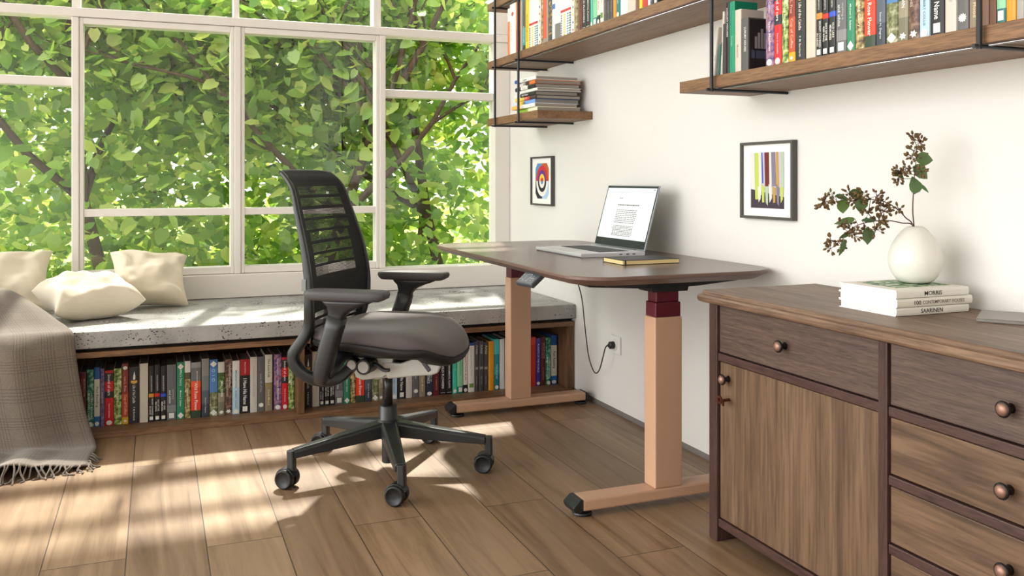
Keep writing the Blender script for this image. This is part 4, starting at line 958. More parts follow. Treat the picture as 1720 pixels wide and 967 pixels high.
def make_book(kind,paper=None):
    t,h,d,bands,noi,texts,emb,desc=BK[kind]
    r=D.objects.new('book',None)
    m=spine_mat(kind,bands,noi)
    bm=nb(); b=.0022 if t>.014 else .0012
    # rounded spine + two boards as one U-shaped cover
    out=[(0,d),(0,.004),(.0012,.0012),(t*.3,0),(t*.7,0),(t-.0012,.0012),(t,.004),(t,d)]; inn=[(t-b,d),(t-b,.005),(b,.005),(b,d)]
    prism(bm,out+inn,'z',0,h)
    bmesh.ops.recalc_face_normals(bm,faces=bm.faces)
    me=D.meshes.new('cover'); bm.to_mesh(me); bm.free(); me.materials.append(m); o=D.objects.new('cover',me); o.parent=r; parts=[o]
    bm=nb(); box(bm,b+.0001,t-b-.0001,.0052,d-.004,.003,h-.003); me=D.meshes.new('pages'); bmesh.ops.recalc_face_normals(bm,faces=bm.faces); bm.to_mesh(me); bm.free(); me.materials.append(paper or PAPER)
    o=D.objects.new('pages',me); o.parent=r; parts.append(o)
    yt=-.0004
    if texts:
        for (s_,zc,lf,c,wf,xs) in texts:
            mm=plain('ink_%d_%d_%d'%c,c,.6,var=.0); bm=nb()
            text_into(bm,s_,frame_M((t*.5+xs*t,yt,zc*h),(0,0,-1),(1,0,0)),length=lf*h,height=wf*t*.8,mi=0,bold=.006)
            me=D.meshes.new('lettering'); bm.to_mesh(me); bm.free(); me.materials.append(mm)
            o=D.objects.new('lettering',me); o.parent=r; parts.append(o)
    if emb:
        bm=nb(); w=plain('emblem_white',(232,230,222),.6); ms=[w]; cx=t/2; e=min(t*.34,.010)
        if emb in('disc',): flatpoly(bm,[(cx+e*math.cos(a*PI/8),.05*h+e*math.sin(a*PI/8)) for a in range(16)],-.0006)
        if emb=='disctop': flatpoly(bm,[(cx+e*math.cos(a*PI/8),.93*h+e*math.sin(a*PI/8)) for a in range(16)],-.0006); flatpoly(bm,[(cx+e*.6*math.cos(a*PI/8),.05*h+e*.6*math.sin(a*PI/8)) for a in range(16)],-.0006)
        if emb=='diamond': 
            for zc in (.06,.92): flatpoly(bm,[(cx-e*1.2,zc*h),(cx,zc*h-e*1.4),(cx+e*1.2,zc*h),(cx,zc*h+e*1.4)],-.0006)
        if emb=='square': flatpoly(bm,[(cx-e*.9,.03*h),(cx+e*.9,.03*h),(cx+e*.9,.03*h+e*2.2),(cx-e*.9,.03*h+e*2.2)],-.0006)
        if emb=='squaregreen': ms=[plain('emblem_green',(110,150,50),.6)]; flatpoly(bm,[(cx-e,.09*h),(cx+e,.09*h),(cx+e,.09*h+2*e),(cx-e,.09*h+2*e)],-.0006)
        if emb=='midsquare': ms=[plain('emblem_grey',(150,146,140),.6)]; flatpoly(bm,[(cx-e,.44*h),(cx+e,.44*h),(cx+e,.44*h+2*e),(cx-e,.44*h+2*e)],-.0006)
        if emb=='flower': flatpoly(bm,star_pts(6,e*.6,e*1.1,cx,.06*h),-.0006)
        if emb=='flowerbig': flatpoly(bm,star_pts(11,t*.26,t*.38,cx,.12*h),-.0006)
        if emb=='candle':
            flatpoly(bm,[(cx-.004,.78*h),(cx+.004,.78*h),(cx+.0045,.84*h),(cx+.001,.93*h),(cx-.003,.84*h)],-.0006,0)
            ms.append(plain('emblem_flame',(226,170,80),.6)); flatpoly(bm,[(cx-.011,.725*h),(cx,.70*h),(cx+.011,.725*h),(cx+.011,.765*h),(cx-.011,.765*h)],-.0006,1)
        if emb=='lines':
            for zc in (.035,.66,.69): flatpoly(bm,[(t*.12,zc*h),(t*.88,zc*h),(t*.88,zc*h+.0014),(t*.12,zc*h+.0014)],-.0006)
        if emb=='discred': ms=[plain('emblem_red',(190,80,60),.6)]; flatpoly(bm,[(cx+e*math.cos(a*PI/8),.8*h+e*math.sin(a*PI/8)) for a in range(16)],-.0006)
        if emb=='calendar':
            ms=[plain('cal_red',(206,50,50),.6),plain('cal_blue',(60,80,150),.6),plain('cal_yellow',(236,206,90),.6),plain('cal_teal',(80,170,150),.6)]
            x=.004
            while x<t-.012: flatpoly(bm,[(x,.40*h),(x+.009,.40*h),(x+.009,.44*h),(x,.44*h)],-.0006,0); x+=.0105
            for ci,xx in ((1,.006),(2,.028),(2,.036),(1,.058),(3,.070),(1,.080)):
                for q in range(9): flatpoly(bm,[(xx,(.02+.04*q)*h),(xx+.007,(.02+.04*q)*h),(xx+.007,(.045+.04*q)*h),(xx,(.045+.04*q)*h)],-.0006,ci)
        if emb=='dots':
            ms=[plain('cal_red',(206,50,50),.6),plain('cal_blue',(60,80,150),.6),plain('cal_yellow',(236,206,90),.6),plain('cal_teal',(80,170,150),.6)]
            for q in range(8): flatpoly(bm,[(cx+.005*math.cos(a*PI/4),(.06+.12*q)*h+.006*math.sin(a*PI/4)) for a in range(8)],-.0006,q%4)
        bmesh.ops.recalc_face_normals(bm,faces=bm.faces)
        me=D.meshes.new('emblem'); bm.to_mesh(me); bm.free()
        for mm in ms: me.materials.append(mm)
        if len(me.polygons): o=D.objects.new('emblem',me); o.parent=r; parts.append(o)
    PROT[kind]=(r,parts)
def place_book(kind,M,label,group,scale=(1,1,1)):
    if kind not in PROT: make_book(kind)
    r0,parts=PROT[kind]
    r=r0.copy(); COL.objects.link(r)
    for p in parts:
        c=p.copy(); COL.objects.link(c); c.parent=r
    r.matrix_basis=M@Matrix.Diagonal((scale[0],scale[1],scale[2],1)); tag(r,label,'book',group); return r
from collections import Counter
def row(items,place,loc,group,used):
    """items: (kind, a0, a1[, height scale]); a0..a1 measured extent along the shelf"""
    cnt=Counter(i[0] for i in items); seen=Counter(); names=[BK[i[0]][7] for i in items]
    for i,it in enumerate(items):
        k,a0,a1=it[:3]; hs=it[3] if len(it)>3 else 1+((i*37)%7-3)*.006
        lab=names[i]+' '+loc
        if cnt[k]>1:
            nbk=[names[j] for j in (i-1,) if j>=0 and names[j]!=names[i]]
            seen[k]+=1
            lab=names[i]+' '+loc+', '+{1:'first from left',2:'second from left',3:'third from left',4:'fourth from left'}[seen[k]]
        th=abs(a1-a0)-.0006
        place(k,a0,th/BK[k][0],hs,lab,group)
# --- bench bookcase: spines face -Y; x from measured edges
BY=4.085; BZ=.0254
def pl_bench(k,x0,sx,hs,lab,grp): place_book(k,Matrix.Translation((x0,BY+((int(x0*1000)*7)%5)*.0012,BZ)),lab,grp,(sx,1,hs))
def uxr(u):
    x=ux(u); return .606+(x-.606)*(1.2675/1.301)
def ux(u):   # measured photo column -> x on the spine plane (a survey of the row, in metres)
    s=(u-860)/1502.; fx_,fy_=.3698,.9291
    return BY*(fx_+fy_*s)/(fy_-fx_*s)
def survey(lst,x0,k,conv): return [(n,conv(x0+a*k),conv(x0+b*k))+tuple(r) for (n,a,b,*r) in lst]
LB=[('mushroom',80,145),('forest',147,215),('fast',215,275),('purple',276,318),('sound',318,405),('valley',405,482),('coffee',482,547),('candle',548,651),('cream',652,736),('sd1',738,792),('sd2',793,850),('sd3',851,909),('grey',912,1004),('mia',1007,1083),('glory',1083,1141),('rose',1143,1240)]
LB=survey(LB,120,1/5.686,ux)
LB2=survey([('degree',50,124),('ornament',124,206),('town',207,273),('under',273,345),('imagination',345,416),('name',417,515),('cream2',515,584),('gflower',584,655),('folk',656,729),('space',741,818),('sound',818,888),('valley',889,938)],330,1/5.686,ux)
LB2[-1]=('valley',LB2[-1][1]-.004,.5762); LB2[-2]=LB2[-2][:2]+(LB2[-2][2]-.004,)
LB=[('candle',-.655,-.617),('cream',-.616,-.585),('name',-.584,-.545),('degree',-.544,-.515),('folk',-.514,-.486),('mia',-.485,-.457),('gflower',-.456,-.428)][:0]+LB+LB2
row(LB,pl_bench,'in the left bench bay','books in the left bay of the bench bookcase',None)
RB=survey([('candle',62,133),('cream',134,203),('sd1',204,247),('sd2',248,297),('sd3',298,346),('grey',348,427),('mia',428,488),('glory',489,540),('rose',541,622),('degree',623,688),('ornament',689,751),('town',752,795),('under',796,864),('imagination',865,925),('name',927,1003),('cream2',1004,1063),('gflower',1064,1125),('folk',1126,1184),('ethics',1187,1253),('mushroom',1254,1314),('wildflowers',1315,1374),('plants',1375,1434)],500,1/5.371,uxr)
RB2=survey([('teal',146,190),('mint',190,242),('marathon',242,288),('whiteblue',289,350),('fungi',351,388),('fungi',389,432),('fungi',433,477),('orange',478,528),('sea',528,578),('white',579,628),('ltgrey',629,690),('brown',691,760),('redor',761,815),('yelorn',816,870),('redplain',870,918),('planets',918,960),('mushroom',960,1006),('forest',1007,1051),('fast',1052,1113)],740,1/5.373,uxr)
row(RB+RB2,pl_bench,'in the right bench bay','books in the right bay of the bench bookcase',None)
# --- wall shelves: spines face -X, order runs away from the window
SX=1.652; RZ=Matrix.Rotation(-PI/2,4,'Z')
def pl_wall(z):
    def f(k,y0,sx,hs,lab,grp): place_book(k,Matrix.Translation((SX+((int(y0*1000)*5)%5)*.0012,y0,z))@RZ,lab,grp,(sx,1,hs))
    return f
def uy(u):
    s=(u-860)/1502.; fx_,fy_=.3698,.9291
    return SX*(fy_-fx_*s)/(fx_+fy_*s)
MB_=survey([('whor',232,258,1.0),('wh2',258,331,1.02),('redor',332,358,1.02),('ltgrey',384,411,1.02),('tealgrey',412,445,1.02),('yellow',446,491,1.02),('calendar',492,609,1),('dots',610,631,1),('floral',632,657,1),('orangetop',658,700,1),('ltgrey',701,718,1.05),('dkfloral',719,766,1),('whiteblot',767,800,1),('tealtip',801,866,1),('calendar',868,1008,1),('dots',1009,1034,1),('floral',1035,1075,1),('brown',1076,1101,1),('mushroom',1102,1131,1.05),('wildflowers',1132,1176,1.05),('plants',1177,1228,1.05),('teal',1229,1258,1.05),('mint',1259,1308,1.05),('marathon',1309,1345,1.05),('whiteblue',1346,1387,1.05),('fungi',1388,1425,1.05),('fungi',1426,1462,1.05),('fungi',1463,1502,1.05),('orange',1503,1539,1.05),('sea',1540,1583,1.05)],820,1/7.1625,uy)
MB2=survey([('white',12,100),('cream',100,194),('brown',197,240),('yellow',241,277),('redplain',278,342),('whiteor',343,372) if False else ('white',343,372),('degree',373,410),('name',411,470)],1040,1/7.1625,uy)
row(MB_+MB2,pl_wall(1.6731),'on the middle wall shelf','books on the long middle wall shelf',None)
RSB=survey([('space',118,222),('sound',224,321),('valley',322,402),('coffee',403,490),('candle',492,618),('cream',622,745),('sd1',752,828),('sd2',830,908),('sd3',912,998),('grey',1002,1136),('mia',1138,1240),('glory',1242,1352),('rose',1355,1502),('degree',1503,1625)],1270,1/7.478,uy)
RS2=survey([('ornament',58,200),('town',201,326),('under',327,458),('imagination',460,585),('name',586,762),('cream2',764,908),('gflower',910,1056),('folk',1058,1206),('brown',1207,1300),('brown',1301,1385),('mint',1387,1500),('orange',1501,1624),('ltgrey',1626,1720)],1480,1/7.1625,uy)
row(RSB+RS2,pl_wall(1.3781),'on the right wall shelf','books on the right wall shelf',None)
# leaning / tall books at the left end of the right shelf
Zs=1.3781
def lean(k,y0,ang,lab,x=SX): # ang tilts the top towards -Y (towards the taller books)
    th=BK[k][0]; M=Matrix.Translation((x,y0,Zs))@RZ@Matrix.Rotation(ang,4,'Y'); place_book(k,M,lab+' at the left end of right shelf','tall books at the left end of the right wall shelf')
def span(k,u0,u1): place_book(k,Matrix.Translation((SX,uy(u0),Zs))@RZ,BK[k][7]+' at the left end of right shelf','tall books at the left end of the right wall shelf',((uy(u0)-uy(u1)-.0005)/BK[k][0],1,1))
lean('living',uy(1219.3)+.0145+.0115+.0085+.036,R(8.6),BK['living'][7])
lean('thinteal',uy(1219.3)+.0145+.0115+.0155,R(4.2),'thin teal booklet between leaning white books')
lean('bauhaus',uy(1219.3)+.0145+.0135+.0035,R(3.6),BK['bauhaus'][7])
span('thinblack',1213.2,1219.2); span('luxury',1219.3,1224.6); span('design',1224.7,1234.0); span('moderne',1234.1,1244.5); span('luxgrey',1244.6,1256.6); YG=uy(1256.6)+.034
# cover photograph on the grey book (faces -Y): dark view with a white slatted chair
lg=[o for o in COL.objects if o.get('label','').startswith('grey LUXURY')][0]
bm=nb(); yb=YG-.034-.0004
def cv(x0,x1,z0,z1,mi,dy=0): 
    vs=[bm.verts.new((x,yb-dy,z)) for x,z in ((x0,z0),(x1,z0),(x1,z1),(x0,z1))]; bm.faces.new(vs).material_index=mi
cv(SX+.006,SX+.082,Zs+.003,Zs+.156,0); cv(SX+.012,SX+.080,Zs+.038,Zs+.064,1,.0001)
for i in range(5): cv(SX+.024+i*.011,SX+.033+i*.011,Zs+.068,Zs+.128-abs(i-2)*.012,2,.0002)
cv(SX+.018,SX+.08,Zs+.062,Zs+.067,3,.0003); cv(SX+.024,SX+.027,Zs+.01,Zs+.064,3,.0003); cv(SX+.070,SX+.073,Zs+.01,Zs+.064,3,.0003)
for v in bm.verts:   # into the book's local frame
    w_p=v.co.copy(); v.co=lg.matrix_basis.inverted()@w_p
me=D.meshes.new('cover_photograph'); bm.to_mesh(me); bm.free()
for c in ((40,34,36),(74,80,100),(150,146,146),(20,18,20)): me.materials.append(plain('cover_print_%d'%c[0],c,.5))
o=D.objects.new('cover_photograph',me); COL.objects.link(o); o.parent=lg
# --- pile of lying books on the short shelf, spines to -X
LY=Matrix(((0,0,-1,0),(0,1,0,0),(1,0,0,0),(0,0,0,1)))   # thickness up, spine -Y, height along -X
pile=[('pa',.020,[(0,(236,230,200)),(.5,(150,200,70))],'lowest, lime and cream'),('pb',.0185,[(0,(240,236,226)),(.6,(240,180,90))],'white and orange'),('pc',.019,[(0,(120,160,216)),(.5,(226,190,70)),(.7,(200,210,230))],'pale blue and yellow'),
 ('pd',.017,[(0,(60,40,40)),(.3,(206,70,40)),(.55,(226,200,80))],'red and dark'),('pe',.019,[(0,(40,38,40)),(.75,(236,234,228))],'black'),('pf',.015,[(0,(238,236,230))],'plain white'),('pg',.019,[(0,(34,32,34)),(.35,(236,232,226)),(.7,(40,38,40))],'black and white'),
 ('ph',.018,[(0,(226,120,50)),(.3,(80,60,50)),(.5,(232,228,220))],'orange and white'),('pi',.017,[(0,(238,236,230)),(.8,(50,80,170))],'topmost, white with a blue corner')]
z=1.3733
tx={'pe':'Bath Home','pg':'Wonder Kid','pd':'Look It Up','ph':'CARAVAN','pc':'Coast','pi':'Home'}
for i,(k,th,bands,ds) in enumerate(pile):
    BK[k]=(th,.255+.012*((i*3)%4-1.5)/1.5,.225+.012*((i*5)%4)/3,bands,None,[(tx[k],.5,.6,(236,232,226) if k in('pe','pg','pd') else (90,90,100),.62,0)] if k in tx else [],None,ds)
    dy=((i*7)%5-2)*.006
    M=Matrix.Translation((1.647+abs(dy)*.6,3.852+dy,z))@Matrix.Rotation(R(((i*13)%7-3)*.7),4,'Z')@RZ@LY@Matrix.Scale(1,4)
    # LY sends height to -X local; after RZ it runs along +Y
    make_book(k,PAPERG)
    place_book(k,M,ds+' book in the lying pile on the short window shelf','pile of lying books on the short shelf')
    z+=th+.0004
# --- three white books on the sideboard under the vase, spines to -Y
z=.7263
BK['saarinen']=(.0203,.232,.19,[(0,(228,224,214))],None,[('SAARINEN',.52,.30,(40,38,38),.62,0)],None,'lowest white book, titled SAARINEN, under the vase on the sideboard')
BK['contemp']=(.0203,.240,.195,[(0,(226,220,208))],None,[('100',.735,.085,(40,34,32),.62,0),('CONTEMPORARY HOUSES',.39,.56,(120,110,102),.52,0)],None,'middle white book, titled 100 CONTEMPORARY HOUSES, under the vase on the sideboard')
BK['morris']=(.0205,.232,.19,[(0,(230,226,216))],None,[('MORRIS',.50,.24,(40,38,38),.62,0)],None,'topmost white book, titled MORRIS, under the vase on the sideboard')
for k,dx,dy in (('saarinen',0,0),('contemp',.008,-.003),('morris',.001,.001)):
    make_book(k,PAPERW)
    M=Matrix.Translation((1.857+dx,1.627+dy,z))@LY
    bk=place_book(k,M,BK[k][7],'three white books under the vase'); z+=BK[k][0]+.0004
bm=nb()
# green landscape picture printed on the top cover
Mi=bk.matrix_basis.inverted()
for v in box(bm,1.665,1.845,1.668,1.802,z-.0004,z-.0001): v.co=Mi@v.co
m,nt,b=mat('cover_garden_print'); N=nt.nodes; L=nt.links; tc=N.new('ShaderNodeTexCoord'); n=N.new('ShaderNodeTexNoise'); n.inputs['Scale'].default_value=45; n.inputs['Detail'].default_value=6
L.new(tc.outputs['Object'],n.inputs['Vector']); r=ramp(N,[(.36,(30,66,44)),(.46,(74,120,80)),(.53,(130,160,110)),(.6,(214,210,196))]); L.new(n.outputs['Fac'],r.inputs['Fac']); L.new(r.outputs[0],b.inputs['Base Color'])
me=D.meshes.new('cover_picture'); bm.to_mesh(me); bm.free(); me.materials.append(m); o=D.objects.new('cover_picture',me); COL.objects.link(o); o.parent=bk

# ================================================================ pillows
PILM=plain('cream_linen',(226,214,192),.9,bump=.3,bscale=350,var=.02,sheen=.3)
def pillow(c,size,th,M3,label,seed):
    bm=nb(); n=28; q=Vector((seed*3.1,seed*1.7,0))
    top=[];bot=[]
    for i in range(n+1):
        rt_=[];rb=[]
        for j in range(n+1):
            u=i/n*2-1; v=j/n*2-1
            pin=1-.10*(1-v*v)*abs(u)**3; pin2=1-.10*(1-u*u)*abs(v)**3
            x=u*size[0]/2*pin2*(1-.0*abs(v)); y=v*size[1]/2*pin
            x=u*size[0]/2*(1-.17*(1-abs(v)**2)*abs(u)**2); y=v*size[1]/2*(1-.17*(1-abs(u)**2)*abs(v)**2)
            e=max(0,(1-u**4)*(1-v**4)); h=th/2*e**.55
            nz=noise.noise(Vector((u*1.7,v*1.7,0))+q)*.034+noise.noise(Vector((u*4,v*4,3))+q)*.012
            edge=(1-abs(u)**6)*(1-abs(v)**6)
            # creases radiating from the corners
            cr=sum(.010*math.sin(11*math.atan2(v-sv*1.15,u-su*1.15)+seed*2)*math.exp(-((u-su)**2+(v-sv)**2)*1.6) for su in (-1,1) for sv in (-1,1))
            warp=.02*noise.noise(Vector((u*.9,v*.9,7))+q)
            p=Vector((x,y,h+(nz+cr)*edge+warp)); rt_.append(bm.verts.new(p))
            if i in(0,n) or j in(0,n): rb.append(rt_[-1])
            else: rb.append(bm.verts.new(Vector((x,y,-h+(nz*.3)*edge+warp))))
        top.append(rt_);bot.append(rb)
    for i in range(n):
        for j in range(n):
            bm.faces.new((top[i][j],top[i+1][j],top[i+1][j+1],top[i][j+1]))
            vs=(bot[i][j],bot[i][j+1],bot[i+1][j+1],bot[i+1][j])
            try: bm.faces.new(vs)
            except ValueError: pass
    M=Matrix.Translation(c)@M3
    for v in bm.verts: v.co=M@v.co
    lo=min(v.co.z for v in bm.verts)
    for v in bm.verts: v.co.z+=BT+.002-lo
    return tag(obj('pillow',bm,PILM,smooth=True,sub=1),label,'pillow','cream pillows on the window seat')
def E3(x,y,z): return Matrix.Rotation(R(z),4,'Z')@Matrix.Rotation(R(x),4,'X')@Matrix.Rotation(R(y),4,'Y')
pillow((-.645,4.64,.56),(.42,.36),.15,E3(48,0,6),'cream pillow at the far left, leaning on the window behind the grey throw',1)
pillow((-.275,4.36,.52),(.39,.34),.16,E3(13,-4,22),'cream pillow lying flattest, between the throw and the other pillow',2)
pillow((-.03,4.645,.56),(.37,.31),.17,E3(48,8,0),'cream pillow leaning on the window, rightmost of the three',3)

# ================================================================ throw
def throw():
    bm=nb(); uvl=bm.loops.layers.uv.new('UVMap')
    prof=[(4.46,.46),(4.40,.52),(4.33,.585),(4.26,.60),(4.18,.565),(4.10,.520),(4.03,.478),(3.985,.458),(3.955,.448),(3.940,.425),(3.932,.38),(3.925,.30),(3.918,.20),(3.905,.11),(3.885,.055),(3.84,.028),(3.77,.022),(3.69,.018),(3.60,.014)]
    xr=[-.50,-.52,-.515,-.50,-.455,-.40,-.355,-.325,-.308,-.300,-.295,-.285,-.270,-.250,-.232,-.218,-.212,-.225,-.235]
    P_=[Vector((xr[i],y,z)) for i,(y,z) in enumerate(prof)]; S=smooth_path(P_,4); n=len(S); m_=90; G=[]
    for i,p in enumerate(S):
        s=i/(n-1); row_=[]
        for j in range(m_+1):
            t=j/m_; x=p.x-t*(.95+.25*s)
            fold=math.sin(t*26+3.0*s+1.2*math.sin(5*t))*.5+math.sin(t*11-2*s+1)*.8+noise.noise(Vector((t*6,s*4,2)))*1.2
            dr=max(0,min(1,(s-.40)/.15))*max(0,1-max(0,(s-.80)/.12))   # hanging
            on=max(0,1-s/.35)
            fl=max(0,min(1,(s-.80)/.1))
            edge=min(1,t*9+.15)
            bump=noise.noise(Vector((t*7,s*6,5)))
            y=p.y-(.010+.020*dr*(fold+1.4)*edge)*(1 if s>.38 else 0)-.02*fl*noise.noise(Vector((t*5,1,1)))+.02*math.sin(t*5)*on
            z=p.z+on*(.030*fold*edge+.03*bump*edge)-on*.11*max(0,1-t*6)**2*1.0+fl*(.020*abs(bump)*2+.012*(fold+1.2))*edge
            if s>.80: z=max(z,.006+.004*edge)
            if y>BF-.012 and z<BT+.006: z=BT+.006
            if z<BT and y>BF-.020: y=BF-.020
            if s>.88: y-=.10*(s-.88)/.12*(t*1.2)+.02*math.sin(t*9)*(s-.88)/.12
            row_.append(bm.verts.new((x,y,z)))
        G.append(row_)
    for i in range(n-1):
        for j in range(m_):
            f=bm.faces.new((G[i][j],G[i+1][j],G[i+1][j+1],G[i][j+1]))
            for l,(a,b) in zip(f.loops,((i,j),(i+1,j),(i+1,j+1),(i,j+1))): l[uvl].uv=(b/m_*1.1,a/(n-1)*1.3)
    ends=[G[-1][j].co.copy() for j in range(m_+1)]; 
    return bm,ends,[G[i][0].co.copy() for i in range(n-8,n)]
tm=throw_mat(); bm,ends,side=throw()
T_=tag(empty('throw_blanket',(-.7,3.95,0)),'grey checked wool throw with fringe draped over the window seat to the floor','blanket')
o=obj('cloth',bm,tm,T_,smooth=True,recalc=False); md=o.modifiers.new('thick','SOLIDIFY'); md.thickness=.004; md.offset=1; md.use_rim=True
bm=nb(); q=random.Random(5); fm=plain('fringe_wool',(124,114,106),.95,bump=.5,bscale=600)
def fr(p,dx,dy,L_):
    a=Vector(p); a.z=max(a.z,.010); pts=[a]; d=Vector((dx+q.uniform(-.5,.5),dy,0)).normalized()
    for k in range(1,5):
        d=(d+Vector((q.uniform(-.4,.4),q.uniform(-.25,.25),0))).normalized(); pp=a+d*L_*k/4; pp.z=max(.0035,a.z*(1-k/3)+.0035+.004*q.random()*(k<3)); pts.append(pp)
    tube(bm,smooth_path(pts,2),[.0032]*8+[.002],6)
for e in ends[::1]:
    for _ in range(1): fr(e+Vector((q.uniform(-.004,.004),.004,0)),0,-1,q.uniform(.035,.065))
for e in side[-6:]: fr(e,1,-.4,q.uniform(.03,.05))
obj('fringe',bm,fm,T_,smooth=True)

# ================================================================ outside: lawn, trees
GR=plain('meadow',(150,170,70),.95,bump=.8,bscale=6,var=.35,vscale=1.2)
g=obj('lawn',bx(-30,34,WY+.14,60,-.5,-.45),GR,origin=(0,5,-.45)); g['kind']='structure'
BARK=plain('bark',(84,66,54),.9,bump=1,bscale=40,var=.35,vscale=10)
LEAFA=leaf_mat('leaf_bright_green',[(0,(104,150,60)),(.3,(150,192,86)),(.65,(190,220,110)),(1,(230,236,136))])  # both leaf ramps: sun contrast and shaded depth put into the tone range
LEAFB=leaf_mat('leaf_far_green',[(0,(90,126,52)),(.4,(146,182,84)),(.75,(206,218,112)),(1,(244,236,146))])
def tree(x,y,h,lean_,seed,nleaf,lsize,label,lm,spread=1.3,zlo=.1,trunk=.05,zmax=2.75):
    q=random.Random(seed); T=tag(empty('tree',(x,y,-.45)),label,'tree','trees outside the window')
    bm=nb(); tips=[]
    def br(p,d,L_,r,dep):
        pts=[p]; n=5; dd=Vector(d)
        for i in range(n):
            dd=(dd+Vector((q.gauss(0,.13),q.gauss(0,.13),q.gauss(.03,.08)))).normalized(); pts.append(pts[-1]+dd*L_/n)
            if pts[-1].y<WY+1: pts[-1].y=WY+1
            if dep<3 and i>=1 and pts[-1].z<zmax:
                for _ in range(2 if dep==0 else 1):
                    a=q.uniform(0,2*PI); side_=Vector((math.cos(a),math.sin(a),q.uniform(.0,.6))); nd=(dd*.6+side_*.8).normalized()
                    br(pts[-1],nd,L_*q.uniform(.42,.62),r*(.62-.25*i/n),dep+1)
            if dep>=1: tips.append(pts[-1])
            if pts[-1].z>zmax: break
        if len(pts)>1: tube(bm,pts,[max(.004,r*(1-.65*i/n)) for i in range(len(pts))],7 if dep<2 else 5)
    br(Vector((x,y,-.45)),Vector((lean_,0,1)).normalized(),h,trunk,0)
    obj('trunk',bm,BARK,T,smooth=True)
    bm=bmesh.new(); lay=bm.faces.layers.float.new('leafrand')
    for i in range(nleaf):
        if q.random()<.60:
            p=q.choice(tips)+Vector((q.gauss(0,.16),q.gauss(0,.16),q.gauss(0,.14)))
        else: p=Vector((x+q.uniform(-spread,spread),y+q.uniform(-.8,.8),q.uniform(zlo,min(h,zmax+.2))))
        if p.y<WY+.95 or p.z<-.3 or p.z>zmax+q.random()*.3+.5*max(0,noise.noise(p*1.3))+.12*(p.y-6.5): continue
        if p.y<y-.02 and q.random()<.45: continue
        d=Vector((q.gauss(0,1),q.gauss(0,.8),-.55+q.gauss(0,.45))).normalized(); nn=Vector((q.gauss(0,.5),q.gauss(-.35,.5),1)).normalized()
        s=d.cross(nn)
        if s.length<.1: continue
        s.normalize(); nn=s.cross(d); L_=lsize*q.uniform(.6,1.25); W2=L_*q.uniform(.36,.46); cup=q.uniform(.05,.28)*L_; rv_=q.random()
        a=bm.verts.new(p); t1=bm.verts.new(p+d*L_)
        m1=bm.verts.new(p+d*L_*.5-nn*cup*.5)
        for sg in (-1,1):
            e0=bm.verts.new(p-d*L_*.07+s*sg*W2*.55+nn*cup*.3); e1=bm.verts.new(p+d*L_*.3+s*sg*W2+nn*cup*.4); e2=bm.verts.new(p+d*L_*.68+s*sg*W2*.66+nn*cup*.1)
            for vs in ((a,m1,e1,e0),(m1,t1,e2,e1)):
                f=bm.faces.new(vs if sg>0 else vs[::-1]); f[lay]=rv_; f.smooth=True
    obj('foliage',bm,lm,T,recalc=False)
    return T
tree(-.16,6.25,3.5,-.02,11,9500,.100,'nearest leafy tree outside, its dark trunk left of the central window post',LEAFA,1.2,zmax=2.45)
tree(.80,6.3,3.3,.05,23,9500,.100,'leafy tree outside behind the office chair and central window post',LEAFA,1.1,zmax=2.45)
tree(2.0,6.3,3.2,-.02,37,9000,.104,'leafy tree outside the rightmost window pane beside the shelves',LEAFA,1.1,zmax=2.45)
tree(-1.3,6.5,3.4,.05,41,9000,.100,'leafy tree outside the leftmost window pane',LEAFA,1.2,zmax=2.45)
tree(.2,8.7,4.2,.03,53,9000,.118,'farther tree seen between the two nearest trees on the left',LEAFB,1.9)
tree(2.4,8.8,4.2,-.03,67,8500,.118,'farther tree behind the one at the right pane',LEAFB,1.9)
tree(-1.7,9.0,4.2,.0,71,7500,.118,'farther tree behind the one at the leftmost pane',LEAFB,1.8)
def shrub(x,y,n,seed,label):
    q=random.Random(seed); bm=bmesh.new(); lay=bm.faces.layers.float.new('leafrand')
    T=tag(empty('shrub',(x,y,-.45)),label,'shrub','shrubs below the trees')
    b2=nb()
    for k in range(7):
        a=q.uniform(0,6.28); tube(b2,[(x,y,-.45),(x+.2*math.cos(a),y+.15*math.sin(a),.1),(x+.5*math.cos(a),y+.35*math.sin(a),.6)],[.012,.008,.003],5)
    obj('stem',b2,BARK,T)
    for i in range(n):
        a=q.uniform(0,6.28); r_=q.random()**.5; p=Vector((x+.68*r_*math.cos(a),y+.4*r_*math.sin(a),q.uniform(-.42,.75-.3*r_)))
        if p.y<WY+.3: continue
        d=Vector((q.gauss(0,1),q.gauss(0,1),-.3+q.gauss(0,.4))).normalized(); nn=Vector((q.gauss(0,.5),q.gauss(-.3,.5),1)).normalized(); s=d.cross(nn)
        if s.length<.1: continue
        s.normalize(); L_=q.uniform(.05,.10); rv_=q.random()
        v=[bm.verts.new(p),bm.verts.new(p+d*L_*.4+s*L_*.4),bm.verts.new(p+d*L_),bm.verts.new(p+d*L_*.4-s*L_*.4)]
        f=bm.faces.new(v); f[lay]=rv_
    obj('foliage',bm,LEAFB,T,recalc=False)
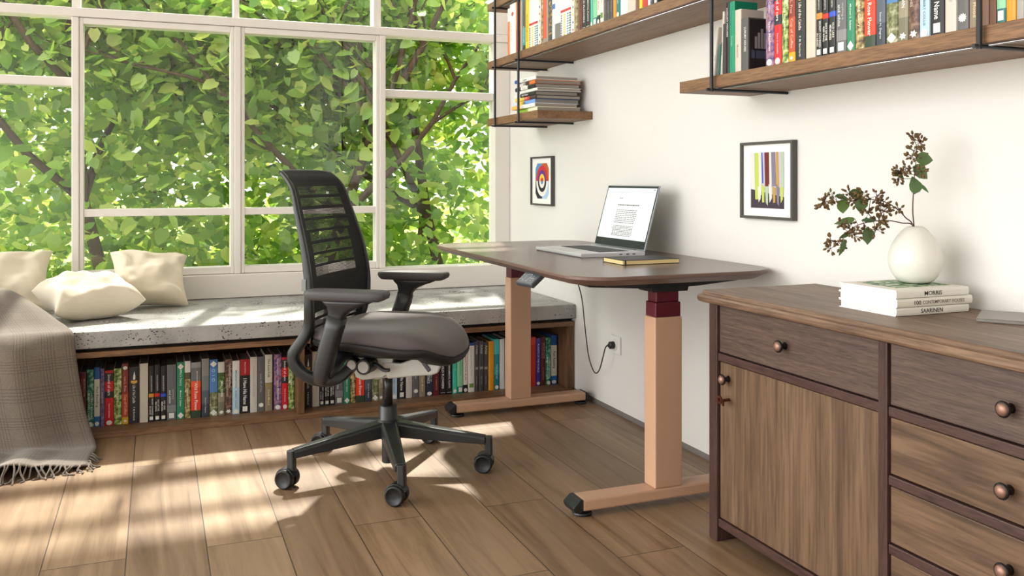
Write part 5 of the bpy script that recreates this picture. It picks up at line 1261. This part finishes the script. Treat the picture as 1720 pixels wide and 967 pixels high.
shrub(-1.1,7.4,1300,1,'low leafy shrub outside at the left behind the pillows'); shrub(.35,7.6,1300,2,'low leafy shrub outside behind the chair back'); shrub(1.75,7.3,1300,3,'low leafy shrub outside the right pane near the desk')

# ================================================================ light, world, camera
w=D.worlds.new('sky'); SC.world=w; w.use_nodes=True; nt=w.node_tree; N=nt.nodes; L=nt.links; bg=N['Background']
geo=N.new('ShaderNodeTexCoord'); sp_=N.new('ShaderNodeVectorMath'); sp_.operation='DOT_PRODUCT'
gd=Vector((-.78,.55,.28)).normalized(); sp_.inputs[1].default_value=gd
L.new(geo.outputs['Generated'],sp_.inputs[0])
mr=N.new('ShaderNodeMapRange'); mr.inputs[1].default_value=0; mr.inputs[2].default_value=1; mr.inputs[3].default_value=WORLD_LO; mr.inputs[4].default_value=WORLD_HI
hf=N.new('ShaderNodeMath'); hf.operation='MULTIPLY_ADD'; hf.inputs[1].default_value=.5; hf.inputs[2].default_value=.5; L.new(sp_.outputs['Value'],hf.inputs[0]); pw=N.new('ShaderNodeMath'); pw.operation='POWER'; pw.inputs[1].default_value=2.4; L.new(hf.outputs[0],pw.inputs[0])
L.new(pw.outputs[0],mr.inputs[0]); L.new(mr.outputs[0],bg.inputs['Strength']); bg.inputs['Color'].default_value=(1.0,.983,.962,1)
EL=R(SUN_EL); AZ=Vector((-.27,-.963,0)).normalized(); dirv=Vector((AZ.x*math.cos(EL),AZ.y*math.cos(EL),-math.sin(EL)))
sl=D.lights.new('sun','SUN'); sl.energy=SUN_E; sl.angle=R(2.2); sl.color=(1,.93,.82); so=D.objects.new('sun',sl); COL.objects.link(so)
so.rotation_euler=dirv.to_track_quat('-Z','Y').to_euler(); so.location=(0,10,8)
cam=D.cameras.new('camera'); co=D.objects.new('camera',cam); COL.objects.link(co); SC.camera=co
co.location=(0,0,1.05); aa=math.atan((860-262)/1502); co.rotation_euler=(PI/2,0,-aa)
cam.sensor_width=36; cam.lens=36*1502/1720; cam.shift_y=-(483.5-302)/1720; cam.clip_end=200; cam.clip_start=.05
vs=SC.view_settings; vs.view_transform='Standard'; vs.look='None'; vs.exposure=EXPO; vs.gamma=1; vs.use_curve_mapping=False
